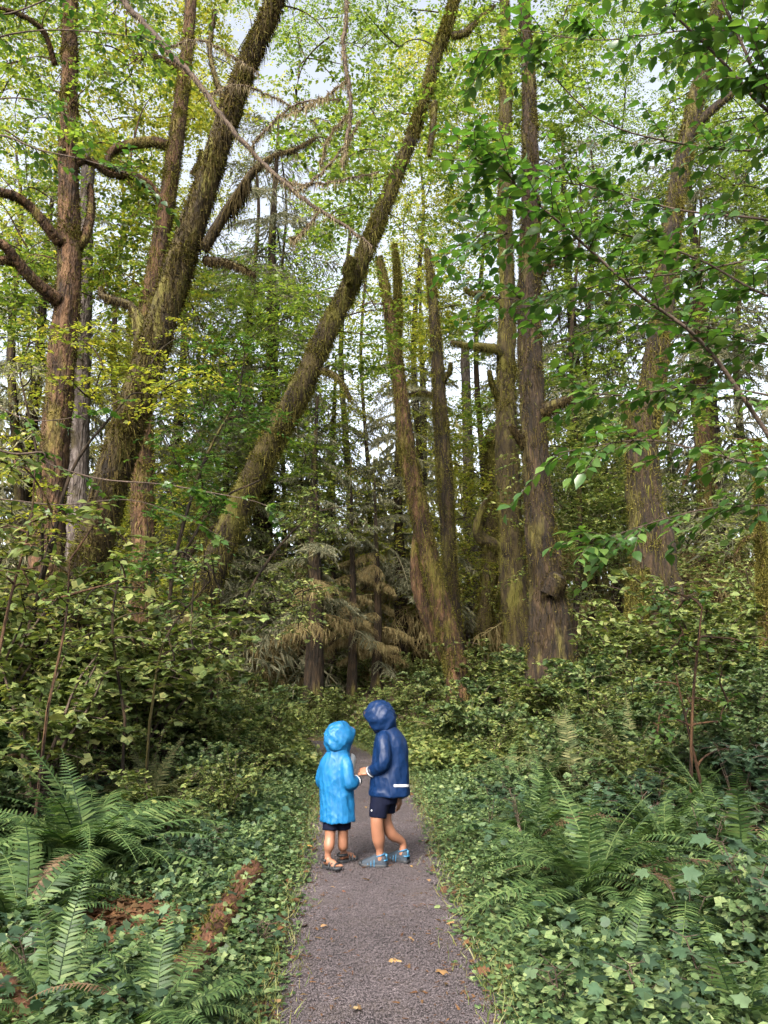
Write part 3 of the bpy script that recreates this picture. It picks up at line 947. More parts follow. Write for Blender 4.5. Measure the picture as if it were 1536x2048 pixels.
# --- the large mossy trunks, each where the photograph shows it -----------------------------------------------
leafy_tree('maple_tree', 'thick dark mossy trunk leaning to the right, nearest tree on the left',
    [([(95, 1370, 112), (190, 1080, 104), (230, 930, 100), (275, 790, 94), (330, 620, 92), (375, 480, 84), (415, 360, 76), (450, 250, 68), (485, 150, 64), (530, 50, 60), (565, -50, 55), (610, -220, 45)], 12, 11)],
    [([(405, 500, 26), (432, 458, 22), (470, 398, 20), (505, 345, 16), (545, 312, 9), (590, 298, 7), (630, 275, 4)], 11.6, 11),
     ([(410, 520, 16), (440, 522, 13), (470, 530, 9), (510, 548, 5)], 11.7, 11.2),
     ([(300, 730, 22), (285, 690, 26), (275, 640, 24), (262, 612, 18), (232, 600, 16), (206, 592, 14), (202, 576, 10)], 12, 12.4),
     ([(470, 230, 18), (440, 180, 12), (420, 100, 9), (430, 20, 7)], 11.4, 12.5)],
    [(330, -250, 900, -20, 11, 14, 20), (430, 60, 700, 330, 11.5, 15, 8), (560, 240, 760, 420, 11, 12.5, 10)],
    M['leaf_canopy'], M['bark_mossy'], M['moss_brown'], seed=11, leaf=.10, moss_n=9000, moss_len=(.05, .34), clumps=140, beards=[(1, .28, .48, 600, .5)], wscale=.68, rad=.7, tw=8, per=12, tuft=5000, moss_w=.013, lichen=50, rough=.14)

leafy_tree('maple_tree', 'slender golden mossy trunk slanting across the middle with a bare reddish patch',
    [([(325, 1400, 78), (380, 1280, 70), (430, 1130, 72), (490, 990, 68), (545, 880, 66), (600, 780, 64), (655, 660, 56), (705, 560, 50), (745, 470, 44), (785, 370, 38), (825, 270, 35), (850, 190, 35), (875, 100, 31), (897, 40, 28), (935, -110, 22)], 15, 13.5)],
    [([(700, 560, 20), (696, 535, 22), (708, 515, 18)], 14, 13.8),
     ([(640, 740, 14), (668, 750, 10), (690, 775, 7), (700, 800, 4)], 14.4, 13.8),
     ([(868, 205, 14), (866, 250, 12), (858, 310, 8)], 13.7, 13.2),
     ([(905, 70, 12), (930, 65, 14), (955, 40, 8), (990, 10, 5)], 13.6, 14)],
    [(700, -200, 1000, 200, 13, 17, 26), (620, 220, 860, 480, 14.5, 18, 20), (560, 560, 800, 760, 14.5, 17, 12)],
    M['leaf_canopy'], M['bark_mossy'], M['moss'], seed=12, leaf=.105, moss_n=7000, moss_len=(.05, .34), clumps=140, wscale=.76, tuft=4500, moss_w=.013, rough=.13)

leafy_tree('maple_tree', 'upright reddish brown trunk with curved bare limbs at the far left',
    [([(85, 1250, 84), (98, 1060, 74), (110, 900, 68), (125, 700, 66), (138, 560, 60), (137, 400, 54), (138, 250, 46), (140, 120, 42), (140, 0, 38), (146, -220, 30)], 15, 15)],
    [([(120, 486, 26), (95, 455, 22), (62, 415, 20), (30, 392, 20), (-10, 380, 18), (-70, 340, 14)], 14.8, 13.6),
     ([(118, 600, 34), (90, 578, 28), (60, 552, 26), (32, 520, 24), (8, 490, 20), (-40, 470, 14)], 14.8, 13.6),
     ([(45, 530, 18), (15, 520, 16), (-40, 530, 14)], 14.2, 13.8),
     ([(150, 500, 22), (172, 470, 20), (182, 420, 18), (180, 370, 12)], 15, 15.4),
     ([(150, 330, 14), (175, 320, 14), (215, 345, 14), (250, 352, 12)], 15, 15.6),
     ([(110, 130, 12), (85, 60, 10), (30, 25, 9), (-40, 10, 8)], 15, 14)],
    [(-150, -200, 330, 330, 14, 19, 75), (-60, 330, 130, 700, 15.5, 19, 28), (150, 380, 330, 620, 16, 20, 24)],
    M['leaf_canopy'], M['bark_red'], M['moss_brown'], seed=13, wscale=.82, leaf=.12, moss_n=5000, moss_len=(.04, .22), tuft=1500, lichen=30)

leafy_tree('maple_tree', 'reddish trunk with moss collars just behind the thick leaning trunk',
    [([(285, 1150, 60), (284, 1000, 54), (286, 700, 50), (305, 570, 44), (330, 430, 40), (350, 300, 42), (365, 180, 36), (376, 80, 32), (386, -60, 28), (400, -220, 22)], 16, 16)],
    [([(342, 292, 26), (310, 284, 22), (270, 288, 20), (232, 298, 19), (217, 312, 14), (216, 330, 8)], 16, 15.4),
     ([(320, 402, 20), (296, 370, 20), (262, 350, 18), (215, 332, 15), (160, 318, 11), (120, 300, 8)], 16, 15),
     ([(385, 350, 14), (398, 325, 10), (402, 300, 6)], 16, 15.8),
     ([(360, 140, 18), (320, 118, 16), (285, 112, 12), (262, 116, 8)], 16, 15.2)],
    [(180, -200, 480, 250, 16.5, 21, 44), (170, 250, 340, 520, 17, 21, 26), (180, 520, 420, 780, 17, 21, 30)],
    M['leaf_yellow'], M['bark_red'], M['moss'], seed=14, wscale=.82, leaf=.12, moss_n=4500, moss_len=(.04, .3), tuft=1600, lichen=20)

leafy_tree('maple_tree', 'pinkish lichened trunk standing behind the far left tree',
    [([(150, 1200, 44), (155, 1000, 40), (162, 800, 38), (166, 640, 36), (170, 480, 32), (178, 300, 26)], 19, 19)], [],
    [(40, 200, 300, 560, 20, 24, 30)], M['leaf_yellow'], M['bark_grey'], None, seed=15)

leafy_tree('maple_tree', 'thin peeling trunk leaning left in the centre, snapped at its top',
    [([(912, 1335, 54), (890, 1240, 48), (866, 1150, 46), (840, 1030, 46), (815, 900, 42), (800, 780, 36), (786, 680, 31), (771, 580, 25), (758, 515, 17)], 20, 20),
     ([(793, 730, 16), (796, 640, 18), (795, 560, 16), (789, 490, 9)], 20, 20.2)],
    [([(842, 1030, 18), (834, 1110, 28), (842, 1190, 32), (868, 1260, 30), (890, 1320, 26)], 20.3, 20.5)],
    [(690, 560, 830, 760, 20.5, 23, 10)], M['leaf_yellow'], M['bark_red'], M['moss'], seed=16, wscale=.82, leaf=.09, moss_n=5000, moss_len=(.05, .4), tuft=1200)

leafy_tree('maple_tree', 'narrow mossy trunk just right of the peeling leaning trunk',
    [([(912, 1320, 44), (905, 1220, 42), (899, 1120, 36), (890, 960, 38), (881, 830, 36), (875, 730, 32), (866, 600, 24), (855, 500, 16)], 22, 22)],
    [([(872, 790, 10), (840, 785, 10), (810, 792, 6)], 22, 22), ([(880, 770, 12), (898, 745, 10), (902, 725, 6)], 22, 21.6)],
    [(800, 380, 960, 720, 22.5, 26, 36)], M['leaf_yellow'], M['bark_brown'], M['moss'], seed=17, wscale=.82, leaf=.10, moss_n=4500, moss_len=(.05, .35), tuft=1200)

leafy_tree('maple_tree', 'moss covered trunk standing close behind the tall right trunk',
    [([(1040, 1280, 70), (1026, 1150, 64), (1018, 1000, 60), (1012, 860, 56), (1012, 740, 48), (1015, 600, 42), (1010, 450, 38), (1010, 300, 36), (1012, 160, 32), (1010, 60, 28), (1008, -80, 22)], 22, 21)],
    [([(1018, 720, 22), (995, 700, 20), (965, 694, 18), (930, 690, 14), (902, 684, 8)], 21.6, 20.6),
     ([(1018, 650, 18), (1000, 610, 16), (970, 590, 14), (940, 585, 10), (930, 575, 6)], 21.6, 21),
     ([(1005, 1100, 26), (985, 1088, 26), (962, 1076, 24), (955, 1050, 18), (968, 1010, 12), (985, 985, 7)], 22, 21),
     ([(1000, 800, 14), (985, 770, 12), (978, 740, 8)], 21.6, 21)],
    [(860, -120, 1080, 250, 21, 26, 40), (850, 250, 1010, 560, 22, 26, 34), (900, 560, 1010, 900, 22.5, 26, 22)],
    M['leaf_canopy'], M['bark_mossy'], M['moss'], seed=18, wscale=.82, leaf=.125, moss_n=6500, moss_len=(.05, .45), tuft=2500)

leafy_tree('maple_tree', 'tall straight dark trunk with pale bark patches right of centre',
    [([(1100, 1290, 112), (1094, 1190, 88), (1086, 1100, 76), (1073, 960, 66), (1068, 850, 62), (1060, 720, 60), (1058, 600, 56), (1060, 480, 51), (1060, 380, 46), (1060, 250, 40), (1055, 120, 34), (1050, 40, 29), (1044, -100, 22)], 17.5, 17)],
    [([(1085, 822, 30), (1105, 812, 28), (1128, 802, 18), (1152, 788, 8)], 17.2, 16.8),
     ([(1098, 1190, 44), (1112, 1160, 44), (1118, 1150, 26)], 17.1, 17),
     ([(1050, 890, 20), (1036, 870, 16), (1020, 850, 8)], 17.3, 17),
     ([(1070, 560, 16), (1095, 530, 12), (1120, 520, 7)], 17.2, 17)],
    [(1000, -150, 1200, 200, 17.5, 21, 26), (1090, 480, 1200, 760, 18, 20, 10), (960, 150, 1150, 480, 18, 21, 18)],
    M['leaf_canopy'], M['bark_brown'], M['moss_brown'], seed=19, wscale=.82, leaf=.12, moss_n=7000, moss_len=(.05, .38), tuft=2800, rough=.18)

leafy_tree('maple_tree', 'broad green mossy trunk on the right bending away to the upper right',
    [([(1312, 1310, 118), (1304, 1150, 100), (1290, 1000, 86), (1284, 870, 78), (1308, 750, 64), (1325, 620, 58), (1340, 480, 52), (1360, 350, 47), (1392, 200, 42), (1425, 60, 36), (1450, -60, 28)], 17, 17)],
    [([(1282, 900, 26), (1262, 850, 22), (1248, 800, 12)], 16.8, 16.5),
     ([(1345, 1250, 50), (1335, 1150, 46), (1325, 1060, 36), (1300, 1000, 24)], 16.7, 16.8),
     ([(1380, 260, 24), (1430, 215, 18), (1490, 170, 13), (1560, 150, 9)], 17, 16.5)],
    [(1330, -200, 1620, 250, 17, 22, 40), (1300, 250, 1600, 560, 17.5, 22, 30), (1200, 560, 1500, 860, 17.5, 21, 16)],
    M['leaf_canopy'], M['bark_brown'], M['moss'], clumps=110, seed=20, wscale=.8, leaf=.12, moss_n=7500, moss_len=(.05, .42), tuft=2600)

leafy_tree('broken_stump', 'stubby mossy snag against the foot of the broad right trunk',
    [([(1275, 1300, 46), (1274, 1220, 40), (1275, 1160, 40), (1274, 1138, 44)], 16, 16)], [([(1270, 1150, 22), (1255, 1146, 20), (1248, 1140, 10)], 16, 15.9)],
    [], None, M['bark_mossy'], M['moss'], cat='stump', seed=21, moss_n=2500, moss_len=(.05, .3), tuft=900)
leafy_tree('dead_tree', 'reddish dead trunk with drooping bare twigs beyond the right shrubs',
    [([(1418, 1100, 34), (1412, 1000, 32), (1408, 900, 30), (1402, 760, 26), (1398, 600, 20)], 23, 23)],
    [([(1412, 960, 12), (1440, 985, 8), (1465, 1040, 5)], 23, 22.6), ([(1408, 900, 12), (1380, 930, 8), (1360, 1000, 5)], 23, 22.8)],
    [], None, M['bark_red'], M['moss'], seed=22, moss_n=1800, moss_len=(.1, .5))
leafy_tree('young_tree', 'thin reddish sapling trunk at the right edge of the view',
    [([(1532, 1290, 17), (1526, 1190, 16), (1522, 1100, 15), (1518, 1010, 12), (1512, 880, 9)], 13, 13)],
    [([(1520, 1070, 8), (1490, 1080, 7), (1470, 1110, 5)], 13, 12.8)],
    [(1440, 820, 1560, 1000, 12.8, 13.6, 6)], M['leaf_warm'], M['bark_red'], M['moss'], seed=23, leaf=.07, moss_n=900, rad=.4, moss_len=(.03, .2))
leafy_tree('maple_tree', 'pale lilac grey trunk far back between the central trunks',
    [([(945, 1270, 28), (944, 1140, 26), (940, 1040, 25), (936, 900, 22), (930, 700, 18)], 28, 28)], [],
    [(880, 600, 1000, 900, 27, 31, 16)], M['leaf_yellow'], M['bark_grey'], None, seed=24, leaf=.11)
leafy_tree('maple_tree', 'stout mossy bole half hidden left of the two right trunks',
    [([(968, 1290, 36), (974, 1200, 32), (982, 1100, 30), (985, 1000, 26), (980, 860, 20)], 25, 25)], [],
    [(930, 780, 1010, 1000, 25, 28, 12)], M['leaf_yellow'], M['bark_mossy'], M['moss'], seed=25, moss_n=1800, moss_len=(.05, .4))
leafy_tree('dead_tree', 'leaning dead snag with crossing bare limbs behind the slanting trunk',
    [([(420, 1200, 26), (412, 1100, 26), (402, 1040, 22), (394, 990, 14)], 19, 19)],
    [([(415, 1100, 12), (380, 1130, 14), (340, 1150, 12)], 19, 19), ([(350, 1150, 12), (400, 1080, 14), (440, 1050, 10), (480, 1045, 8)], 19.4, 19),
     ([(430, 1060, 9), (460, 1070, 9), (500, 1060, 6)], 19.2, 19)],
    [], None, M['bark_brown'], M['moss'], seed=26, moss_n=1500, moss_len=(.05, .3))
# leafy trees behind, whose crowns fill the gaps
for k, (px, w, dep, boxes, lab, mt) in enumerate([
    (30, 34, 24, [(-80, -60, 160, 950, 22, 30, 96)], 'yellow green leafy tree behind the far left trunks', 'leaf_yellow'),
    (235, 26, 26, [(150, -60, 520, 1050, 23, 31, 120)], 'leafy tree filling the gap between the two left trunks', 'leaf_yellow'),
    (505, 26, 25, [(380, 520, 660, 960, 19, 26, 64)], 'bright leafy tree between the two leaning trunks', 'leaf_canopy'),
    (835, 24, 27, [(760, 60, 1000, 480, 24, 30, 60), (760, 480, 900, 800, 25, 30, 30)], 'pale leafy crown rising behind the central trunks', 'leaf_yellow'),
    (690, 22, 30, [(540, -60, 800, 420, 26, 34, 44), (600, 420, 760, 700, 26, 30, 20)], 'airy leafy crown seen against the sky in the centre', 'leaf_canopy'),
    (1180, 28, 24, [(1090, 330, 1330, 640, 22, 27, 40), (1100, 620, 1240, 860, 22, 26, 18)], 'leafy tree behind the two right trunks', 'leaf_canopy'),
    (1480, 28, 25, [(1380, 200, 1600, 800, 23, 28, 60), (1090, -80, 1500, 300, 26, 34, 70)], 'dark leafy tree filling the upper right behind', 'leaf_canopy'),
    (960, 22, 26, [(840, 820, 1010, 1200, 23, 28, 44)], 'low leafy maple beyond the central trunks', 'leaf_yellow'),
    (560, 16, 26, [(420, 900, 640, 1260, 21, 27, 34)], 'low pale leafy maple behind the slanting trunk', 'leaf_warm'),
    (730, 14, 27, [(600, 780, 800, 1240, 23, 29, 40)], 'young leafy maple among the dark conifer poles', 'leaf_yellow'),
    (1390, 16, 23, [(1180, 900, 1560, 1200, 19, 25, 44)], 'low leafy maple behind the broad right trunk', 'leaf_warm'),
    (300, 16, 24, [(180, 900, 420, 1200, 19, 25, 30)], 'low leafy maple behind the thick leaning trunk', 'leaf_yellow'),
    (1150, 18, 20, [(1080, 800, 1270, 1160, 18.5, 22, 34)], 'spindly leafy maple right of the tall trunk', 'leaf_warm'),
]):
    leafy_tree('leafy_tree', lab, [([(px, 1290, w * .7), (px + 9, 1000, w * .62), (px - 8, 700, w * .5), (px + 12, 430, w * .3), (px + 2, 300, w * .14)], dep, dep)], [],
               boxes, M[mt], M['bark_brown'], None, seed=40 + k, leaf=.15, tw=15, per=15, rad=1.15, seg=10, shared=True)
# thin-leaved understorey maples with layered sprays at mid height
leafy_tree('vine_maple', 'spreading vine maple with layered yellow green sprays in front of the left trunks',
    [([(40, 1330, 11), (95, 1120, 9), (150, 930, 7), (260, 790, 4)], 10.5, 10.2)], [([(85, 1160, 7), (80, 950, 5), (40, 750, 3)], 10.4, 10)],
    [(40, 660, 330, 800, 9.6, 11, 15), (-60, 880, 110, 1200, 9, 10.5, 22), (330, 640, 450, 800, 10, 11, 6)], M['leaf_yellow'], M['bark_brown'], None, seed=60, leaf=.075, tw=7, per=11, rad=.5, grow_min=1.0, twigs=True, seg=8)
leafy_tree('vine_maple', 'vine maple with flat bright green sprays between the leaning trunks',
    [([(330, 1330, 9), (350, 1120, 8), (410, 920, 6), (480, 790, 3)], 11.5, 11.5)], [([(350, 1140, 6), (430, 1010, 5), (520, 960, 3)], 11.5, 11)],
    [(340, 680, 540, 850, 11, 12.5, 20), (290, 860, 440, 1060, 10.5, 12, 14), (200, 1080, 380, 1240, 10.5, 12, 16)], M['leaf_bright'], M['bark_brown'], None, seed=61, leaf=.08, tw=7, per=11, rad=.5, grow_min=1.2, twigs=True, seg=8)
leafy_tree('vine_maple', 'arching vine maple with pale sprays at the foot of the slanting trunk',
    [([(420, 1400, 7), (500, 1180, 6), (610, 1040, 4), (700, 1010, 2)], 12.5, 12.5)], [([(440, 1330, 5), (490, 1230, 4), (590, 1190, 2)], 12.5, 12)],
    [(560, 960, 720, 1080, 12, 13, 12), (470, 1120, 660, 1290, 11.5, 13, 18), (300, 1180, 440, 1300, 11.5, 13, 12)], M['leaf_warm'], M['bark_brown'], None, seed=62, leaf=.07, tw=7, per=11, rad=.45, grow_min=.8, twigs=True, seg=8)

# conifers behind
for k, a in enumerate([
    ('dense drooping spruce rising behind the slanting mossy trunk', 520, 1340, 25, 17, 44, 'needles', 1.5, 3.6, 0),
    ('bare boled spruce with a dark trunk near the end of the path', 625, 1345, 21, 7, 40, 'needles', 2.6, 1.5, 3.6),
    ('thin dark spruce pole right of the bare boled spruce', 702, 1345, 22.5, 5.5, 20, 'needles', 1.8, .9, 4),
    ('spruce hung with brown moss curtains left of the central trunk', 752, 1340, 23, 5.0, 20, 'needles', 1.0, 1.0, 4),
    ('slim spruce trunk left of the bare boled spruce', 598, 1345, 24, 6, 26, 'needles', 2.2, 1.1, 4),
    ('small leaning spruce pole between the dark conifer trunks', 662, 1345, 24, 5, 18, 'needles', 2.0, .8, 4),
    ('grey green spruce behind the vine maples at the left', 330, 1330, 26, 13, 36, 'needles', 2.0, 3.2, 4),
    ('tall shaggy spruce behind the tall straight right trunk', 1175, 1290, 25, 15, 40, 'needles', 1.5, 3.4, 5),
    ('spruce with brown hanging boughs left of the broad right trunk', 1235, 1290, 22, 6, 24, 'needles', 1.0, 1.6, 4),
    ('large grey spruce filling the right side behind the broad trunk', 1460, 1280, 24, 18, 46, 'needles', 1.6, 3.8, 4.5),
    ('brown skirted spruce behind the reddish dead trunk', 1370, 1290, 26, 8, 26, 'needles', 1.0, 1.8, 5),
    ('shaggy spruce at the far left edge of the wood', 20, 1300, 25, 15, 40, 'needles', 1.5, 3.4, 3),
    ('faint grey spruce far behind the pinkish trunk', 215, 1300, 32, 14, 36, 'needles', 2.0, 3.0, 3),
    ('olive drooping spruce behind the dark conifer poles', 660, 1340, 27, 9, 30, 'needles', .8, 3.0, 2),
    ('pale drooping spruce behind the peeling trunk', 800, 1330, 26, 9, 28, 'needles', .8, 2.8, 3),
    ('low shaggy spruce behind the slanting trunk foot', 440, 1330, 23, 8, 26, 'needles', .8, 2.6, 3),
    ('far slender spruce between the central mossy trunks', 850, 1320, 32, 14, 28, 'needles', 1.5, 2.8, 5),
    ('far spruce behind the moss covered right trunk', 1040, 1310, 33, 14, 28, 'needles', 1.5, 3.0, 4),
    ('far spruce in the gap above the path bend', 470, 1330, 34, 15, 32, 'needles', 1.5, 3.2, 5),
]):
    lab, px, pb, dep, hh, w, mt, st, rc, dry = a
    spruce('spruce_tree', lab, px, pb, dep, min(hh * 1.3, .78 * dep + 1.2), w, 100 + k, mat=mt, start=st, reach=rc * 1.05, dry_below=dry * 1.1)

# the wood beyond, one mass
mb = MB()
n = 45000
th = rng.uniform(-.75, .75, n); dd = rng.uniform(38, 70, n)
x = np.sin(th) * dd; y = np.cos(th) * dd
z = rng.random(n) ** 1.3 * (11 + 4 * np.sin(9 * th) + 3 * np.sin(23 * th + 1)) + H(x, y)
tag(scatter_stuff('distant_forest', [STRAND], np.column_stack([x, y, z]), euler_from(np.column_stack([rng.normal(0, .5, (n, 2)), -np.ones(n)]), rdir(n)), np.column_stack([rng.uniform(.12, .3, n), rng.uniform(.5, 1.3, n), rng.uniform(.2, .5, n)]), M['needles_far_hazed']), 'dim grey green wood closing the view beyond the trunks', 'forest', kind='stuff')
mb = MB()
n = 30000
th = rng.uniform(-.7, .7, n); dd = rng.uniform(27, 40, n)
x = np.sin(th) * dd; y = np.cos(th) * dd
z = rng.random(n) ** 1.6 * 5.0 + H(x, y)
tag(scatter_stuff('hanging_moss_thicket', [STRAND], np.column_stack([x, y, z]), euler_from(np.column_stack([rng.normal(0, .5, (n, 2)), -np.ones(n)]), rdir(n)), np.column_stack([rng.uniform(.04, .10, n), rng.uniform(.3, .9, n), rng.uniform(.1, .3, n)]), M['needles_dry']), 'brown tangle of dead boughs and hanging moss deep in the wood', 'thicket', kind='stuff')
# ------------------------------------------------------------------ shrubs, ferns and the branches overhead
def shrub_proto(seed, height, spread, n_stem, per, size, tmpl, leafm, stemm, bend=.5, up=1.0, start=.25):
    g = np.random.default_rng(seed)
    sm, lm = MB(), MB()
    for k in range(n_stem):
        th = g.uniform(0, 2 * math.pi)
        o = np.array([math.cos(th), math.sin(th), 0])
        L = height * g.uniform(.6, 1.1)
        rr = spread * g.uniform(.25, 1.0)
        s = np.linspace(0, 1, 9)[:, None]
        c = o * rr * (s ** 1.3) + np.array([0, 0, 1]) * L * (s - bend * .55 * s ** 3) + g.normal(0, .02, (9, 3)) * s
        c[0] = o * .04
        V, T, Q = tube_arrays(c, np.linspace(.008 * height + .003, .002, 9), 4, cap=False); sm.add(V, Q=Q)
        # side shoots
        for q in range(3):
            i = g.integers(3, 8)
            th2 = th + g.normal(0, 1.2)
            d = np.array([math.cos(th2), math.sin(th2), g.uniform(.1, .7)]) * L * g.uniform(.2, .38)
            c2 = c[i] + d * np.linspace(0, 1, 5)[:, None]
            c2[:, 2] -= .12 * L * np.linspace(0, 1, 5) ** 2
            V, T, Q = tube_arrays(c2, np.linspace(.005, .002, 5), 3, cap=False); sm.add(V, Q=Q)
            for cc, lo, m in ((c2, .15, per // 4),):
                t = g.uniform(lo, 1, m) * 3.999; i0 = t.astype(int); f = (t - i0)[:, None]
                p = cc[i0] * (1 - f) + cc[i0 + 1] * f
                D = np.column_stack([g.normal(size=(m, 2)), g.normal(-.1, .3, m)]) + d * 1.0
                place(tmpl[0], tmpl[1], p, D, g.normal(0, .35, (m, 3)) + np.array([0, 0, up]), size * g.uniform(.6, 1.25, m), lm)
        m = per
        t = g.uniform(start, 1, m) * 7.999; i0 = t.astype(int); f = (t - i0)[:, None]
        p = c[i0] * (1 - f) + c[i0 + 1] * f
        D = np.column_stack([g.normal(size=(m, 2)), g.normal(-.1, .3, m)])
        place(tmpl[0], tmpl[1], p, D, g.normal(0, .35, (m, 3)) + np.array([0, 0, up]), size * g.uniform(.6, 1.25, m), lm)
    return sm.mesh('stems', stemm), lm.mesh('leaves', leafm)

PROTO = {
    'salmonberry': [shrub_proto(200 + k, 1.25, .75, 12, 46, .078, LF_TRI, M['leaf_under'], M['bark_dark']) for k in range(4)],
    'warm': [shrub_proto(210 + k, 1.45, .8, 12, 52, .070, LF_TRI, M['leaf_warm'], M['bark_dark']) for k in range(3)],
    'yellow': [shrub_proto(220 + k, 1.6, .85, 11, 44, .075, LF_OVAL, M['leaf_warm'], M['bark_brown']) for k in range(3)],
    'herb': [shrub_proto(230 + k, .55, .45, 11, 28, .064, LF_TRI, M['leaf_under'], M['bark_dark'], start=.35) for k in range(3)],
    'cool': [shrub_proto(240 + k, .70, .5, 10, 22, .078, LF_LOBED, M['leaf_cool'], M['bark_dark'], start=.35) for k in range(3)],
}
LOOK = {'salmonberry': 'green three leaved shrub', 'warm': 'olive yellow shrub', 'yellow': 'oval leaved arching shrub', 'herb': 'low leafy herb', 'cool': 'dark lobed leaf plant'}
def landmark(x, y, fallback):
    best, bl = 1e9, None
    for a, b, ph in LAND:
        d = math.hypot(x - a, (y - b) * .8)
        if d < best: best, bl = d, (a, b, ph)
    if bl is None or best > 5.0: return fallback
    a, b, ph = bl
    rel = ('in front of' if y < b else 'behind') if abs(y - b) > 1.1 * abs(x - a) else ('left of' if x < a else 'right of')
    return rel + ' ' + ph
def put_shrub(kind, x, y, s, label, cat, group):
    sz = 'small ' if s < .62 else 'tall ' if s > 1.25 else ''
    label = sz + LOOK[kind] + ' ' + landmark(x, y, 'in the undergrowth ' + ('left' if x < 0 else 'right') + ' of the path')
    k = random.randrange(len(PROTO[kind]))
    t = thing({'salmonberry': 'berry_shrub', 'warm': 'berry_shrub', 'yellow': 'leafy_shrub', 'herb': 'leafy_herb', 'cool': 'broadleaf_shrub'}[kind], (x, y, hz(x, y) - .02), label, cat, group)
    t.rotation_euler = (random.gauss(0, .08), random.gauss(0, .08), random.uniform(0, 6.28))
    t.scale = (s * random.uniform(.9, 1.1), s * random.uniform(.9, 1.1), s * random.uniform(.85, 1.15))
    for nm, me in zip(('stems', 'leaves'), PROTO[kind][k]):
        link(nm, me, t)
    return t

def zone(kindw, n, x0, x1, y0, y1, smin, smax, label, cat, group, dmin=.5, mind=.38, avoid=()):
    got, tries = [], 0
    while len(got) < n and tries < n * 40:
        tries += 1
        x, y = random.uniform(x0, x1), random.uniform(y0, y1)
        d = float(path_dist(np.array([x]), np.array([y]))[0][0])
        if d < dmin or any((x - a) ** 2 + (y - b) ** 2 < mind ** 2 for a, b in got): continue
        if any((x - a) ** 2 + (y - b) ** 2 < r * r for a, b, r in avoid): continue
        got.append((x, y))
        kind = random.choices(list(kindw), list(kindw.values()))[0]
        s = random.uniform(smin, smax) * min(1, .45 + d / 3.2)
        put_shrub(kind, x, y, s, label, cat, group)

FERN_SPOTS, LAND = [], []
# fronds: a few shapes, shared
def frond_mesh(el0, el1, side, seed, mat, pairs=34, wid=.115):
    g = np.random.default_rng(seed)
    n = 24
    s = np.linspace(0, 1, n)
    el = R(el0) + (R(el1) - R(el0)) * s ** 1.15
    yaw = side * s ** 2
    step = 1.0 / (n - 1)
    d = np.column_stack([np.cos(el) * np.sin(yaw), np.cos(el) * np.cos(yaw), np.sin(el)])
    C = np.vstack([[0, 0, 0], np.cumsum(d[:-1] * step, axis=0)])
    mb = MB()
    V, T, Q = tube_arrays(C, np.linspace(.0065, .0015, n), 4, cap=False); mb.add(V, Q=Q)
    sp = np.linspace(.13, .985, pairs)
    idx = sp * (n - 1.001); i0 = idx.astype(int); f = (idx - i0)[:, None]
    p = C[i0] * (1 - f) + C[i0 + 1] * f
    t = norm(d[i0])
    sidev = norm(np.cross(t, [0, 0, 1.0]) + 1e-6)
    nrm = np.cross(sidev, t)
    L = wid * np.minimum(1, (sp - .05) * 4.5) * np.clip(1 - sp ** 2.6, .06, 1)
    tv = np.array([[-.095, 0, 0], [.095, 0, 0], [-.105, .35, .03], [.085, .35, .03], [-.06, .72, .0], [.05, .72, .0], [.02, 1, -.08]])
    tf = np.array([[0, 1, 3], [0, 3, 2], [2, 3, 5], [2, 5, 4], [4, 5, 6]])
    for sg in (-1, 1):
        D = sidev * sg + t * .32 + g.normal(0, .07, (pairs, 3)) - nrm * .10
        place(tv, tf, p + t * .004 * sg, D, nrm + g.normal(0, .12, (pairs, 3)), L * g.uniform(.88, 1.08, pairs), mb)
    return mb.mesh('frond', mat)
FRONDS = {}
for key in ('fern', 'fern_dull', 'fern_dead'):
    FRONDS[key] = [frond_mesh(a, b, c, 300 + i, M[key]) for i, (a, b, c) in enumerate(
        [(82, 15, .2), (76, -10, -.3), (70, -35, .3), (62, -45, -.2), (50, -55, .25), (38, -50, -.3), (78, 30, 0.1), (58, -70, .4)])]

def fern(px, py, n, length, label, key='fern', spread=1.0, lo=0, pos=None, heading=None, group='sword ferns', short=None):
    x, y = fern_px(px, py) if pos is None else pos
    FERN_SPOTS.append((x, y, length * .62)); LAND.append((x, y, 'the ' + (short or label)))
    t = thing('sword_fern', (x, y, hz(x, y) - .01), label, 'fern', group)
    for k in range(n):
        ring = k / n
        kk = 'fern_dead' if random.random() < .03 else key
        me = FRONDS[kk][min(7, max(max(lo, 1 if key == 'fern' else 2), int(ring * 5 * spread + random.uniform(0, 2.9))))]
        o = link('frond', me, t)
        L = length * 1.18 * random.uniform(.72, 1.1) * (1.0 if ring > .2 else .85)
        a = k * 2.39996 + random.gauss(0, .25)
        if heading is not None and random.random() < .6: a = heading + random.gauss(0, .6)
        o.location = (.03 * math.cos(a), .03 * math.sin(a), .02)
        o.rotation_euler = (random.gauss(0, .06), random.gauss(0, .22), a)
        o.scale = (L * random.uniform(.9, 1.15), L, L * random.uniform(.85, 1.05))
    return t

